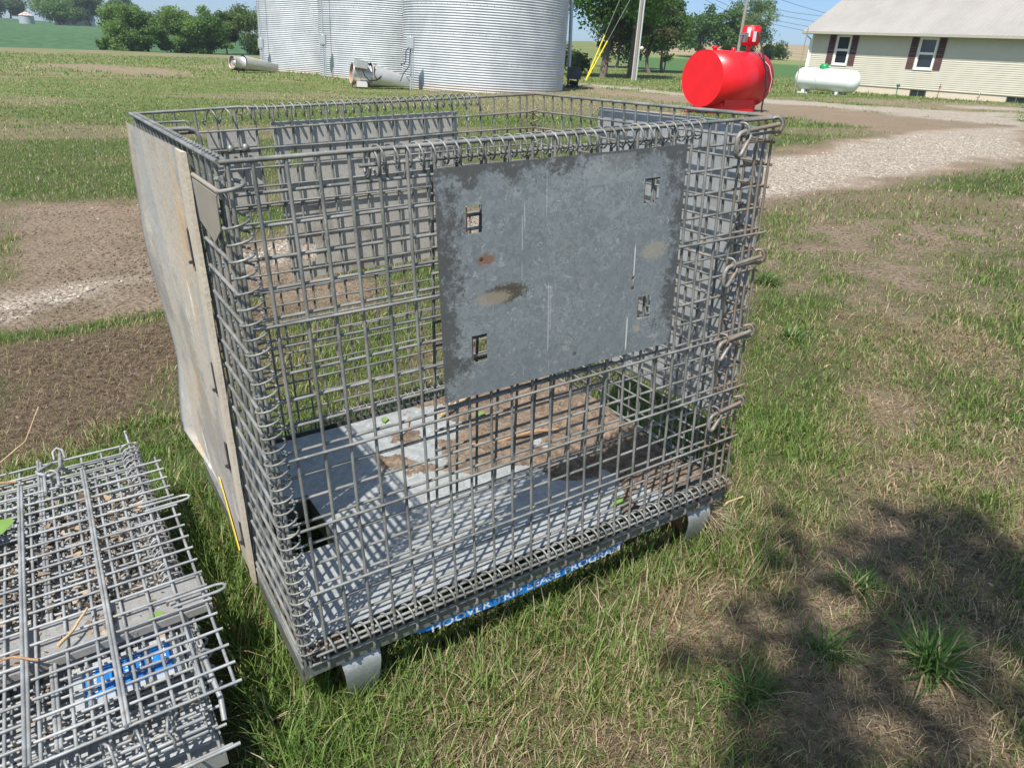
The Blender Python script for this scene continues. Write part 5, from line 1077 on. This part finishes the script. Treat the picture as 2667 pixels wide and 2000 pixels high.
mb = MB(); vx, vy = 11.62, rs-.95; mb.rod((vx, -ov+vy, ze+vy*sl_-.05), (vx, -ov+vy, ze+vy*sl_+.75), .045, 10); mb.build('vent_pipe', simple('vent_maroon', (.12, .06, .06), .5), rf)
MB().lathe([(.15, -.02), (.07, .09)], 14, Matrix.Translation((vx, -ov+vy, ze+vy*sl_+.03))).build('pipe_boot', grey_box, rf)
mb = MB(); mb.box((-.45, -ov-.10, ze-.13), (LH+.45, -ov-.012, ze-.02)); mb.box((-.45, -ov-.012, ze-.15), (LH+.45, -ov+.01, ze-.031)); mb.box((-.45, -ov+.012, ze-.14), (LH+.45, -.02, ze-.12)); mb.build('gutter', gut, hs_)
mb = MB(); mb.tube([(-.12, -ov-.05, ze-.13), (-.12, -ov-.02, ze-.25), (-.05, -.10, ze-.42), (-.05, -.08, ze-.6), (-.05, -.08, .12), (-.07, -.22, .05)], .045, 8); mb.build('downspout', trimw, hs_)
mb = MB(); mb.box((-.02, -.03, z0), (.09, -.018, z1)); mb.build('corner_trim', trimw, hs_)
o = MB().rod((0, 0, -.1), (.0, 0, .42), .025, 8).lathe([(.0, .42), (.09, .44), (.10, .52), (.05, .60), (0, .61)], 12).build('water_hydrant', simple('hydrant_green', (.02, .16, .08), .5)); o.matrix_world = MH @ Matrix.Translation((5.69, -.35, .0)); tag(o, 'green capped hydrant post before the house foundation', 'hydrant')
o = MB().rod((0, 0, -.1), (.02, 0, .75), .018, 8).rod((.02, 0, .62), (.02, -.12, .60), .02, 6).rod((-.06, 0, .56), (.10, 0, .56), .02, 6).build('water_tap', rust_m); o.matrix_world = MH @ Matrix.Translation((7.81, -.3, .0)); tag(o, 'rusty upright water tap between the basement windows', 'tap')
o = MB().tube([(0, -.02, .3), (.0, -.16, .3), (.02, -.2, .22)], .02, 6).rod((-.05, -.14, .36), (.05, -.14, .36), .012).build('wall_spigot', grey_box); o.matrix_world = MH @ Matrix.Translation((9.75, 0, .12)); tag(o, 'small spigot low on the house siding', 'spigot')
# ------------------------------------------------------------------ far farmstead
fb = empty('far_grain_bin', (-147.4, 232.3, float(gz(-147.4, 232.3))-.2)); tag(fb, 'small old grey bin with a rusty cone roof on the far hill', 'grain bin')
MB().lathe([(1.95, -.3), (1.95, 2.55)], 28).build('wall', simple('old_bin', (.40, .42, .46), .6, .2, .15, 1), fb); q = NM('rusty_roof'); q_a = q.N('ShaderNodeTexWave'); q_a.inputs['Scale'].default_value = .8; c = q.mix(q.mapr(q.noise(1.2, 4), .4, .6), (.55, .52, .50), (.38, .17, .11))
MB().lathe([(2.1, 2.5), (.35, 3.45), (.0, 3.5)], 16, None, False).build('roof', q.fin(c, .7), fb)
fh = empty('far_farmhouse', (-132.5, 232.5, float(gz(-132.5, 232.5)))); fh.rotation_euler.z = .35; tag(fh, 'small white farmhouse under the large far tree', 'house')
mb = MB(); mb.box((-5.5, -3, -.3), (4.0, 3, 1.9)); mb.build('wall', trimw, fh)
mb = MB(); mb.add([(-5.8, -3.3, 1.85), (4.3, -3.3, 1.85), (4.3, 0, 3.4), (-5.8, 0, 3.4), (4.3, 3.3, 1.85), (-5.8, 3.3, 1.85)], [(0, 1, 2, 3), (3, 2, 4, 5), (1, 4, 2), (0, 3, 5)]); mb.build('roof', simple('far_roof', (.55, .56, .58), .6), fh)
for x in (-3.6, -1.0, 2.2): MB().box((x, -3.03, .55), (x+.7, -3.005, 1.4)).build('window', glass, fh)

# ------------------------------------------------------------------ air
q_m = bpy.data.materials.new('haze_air'); q_m.use_nodes = True; t_ = q_m.node_tree; t_.nodes.clear(); ho = t_.nodes.new('ShaderNodeOutputMaterial'); hv = t_.nodes.new('ShaderNodeVolumePrincipled')
hv.inputs['Color'].default_value = (.80, .88, 1.0, 1); hv.inputs['Density'].default_value = .0004; hv.inputs['Anisotropy'].default_value = .2; t_.links.new(hv.outputs[0], ho.inputs['Volume'])
hz = MB().box((-1600, -400, float(GZ.min())-2), (1600, 1950, 40)).build('haze', q_m); tag(hz, kind='stuff'); hz['label'] = 'thin summer haze over the fields'
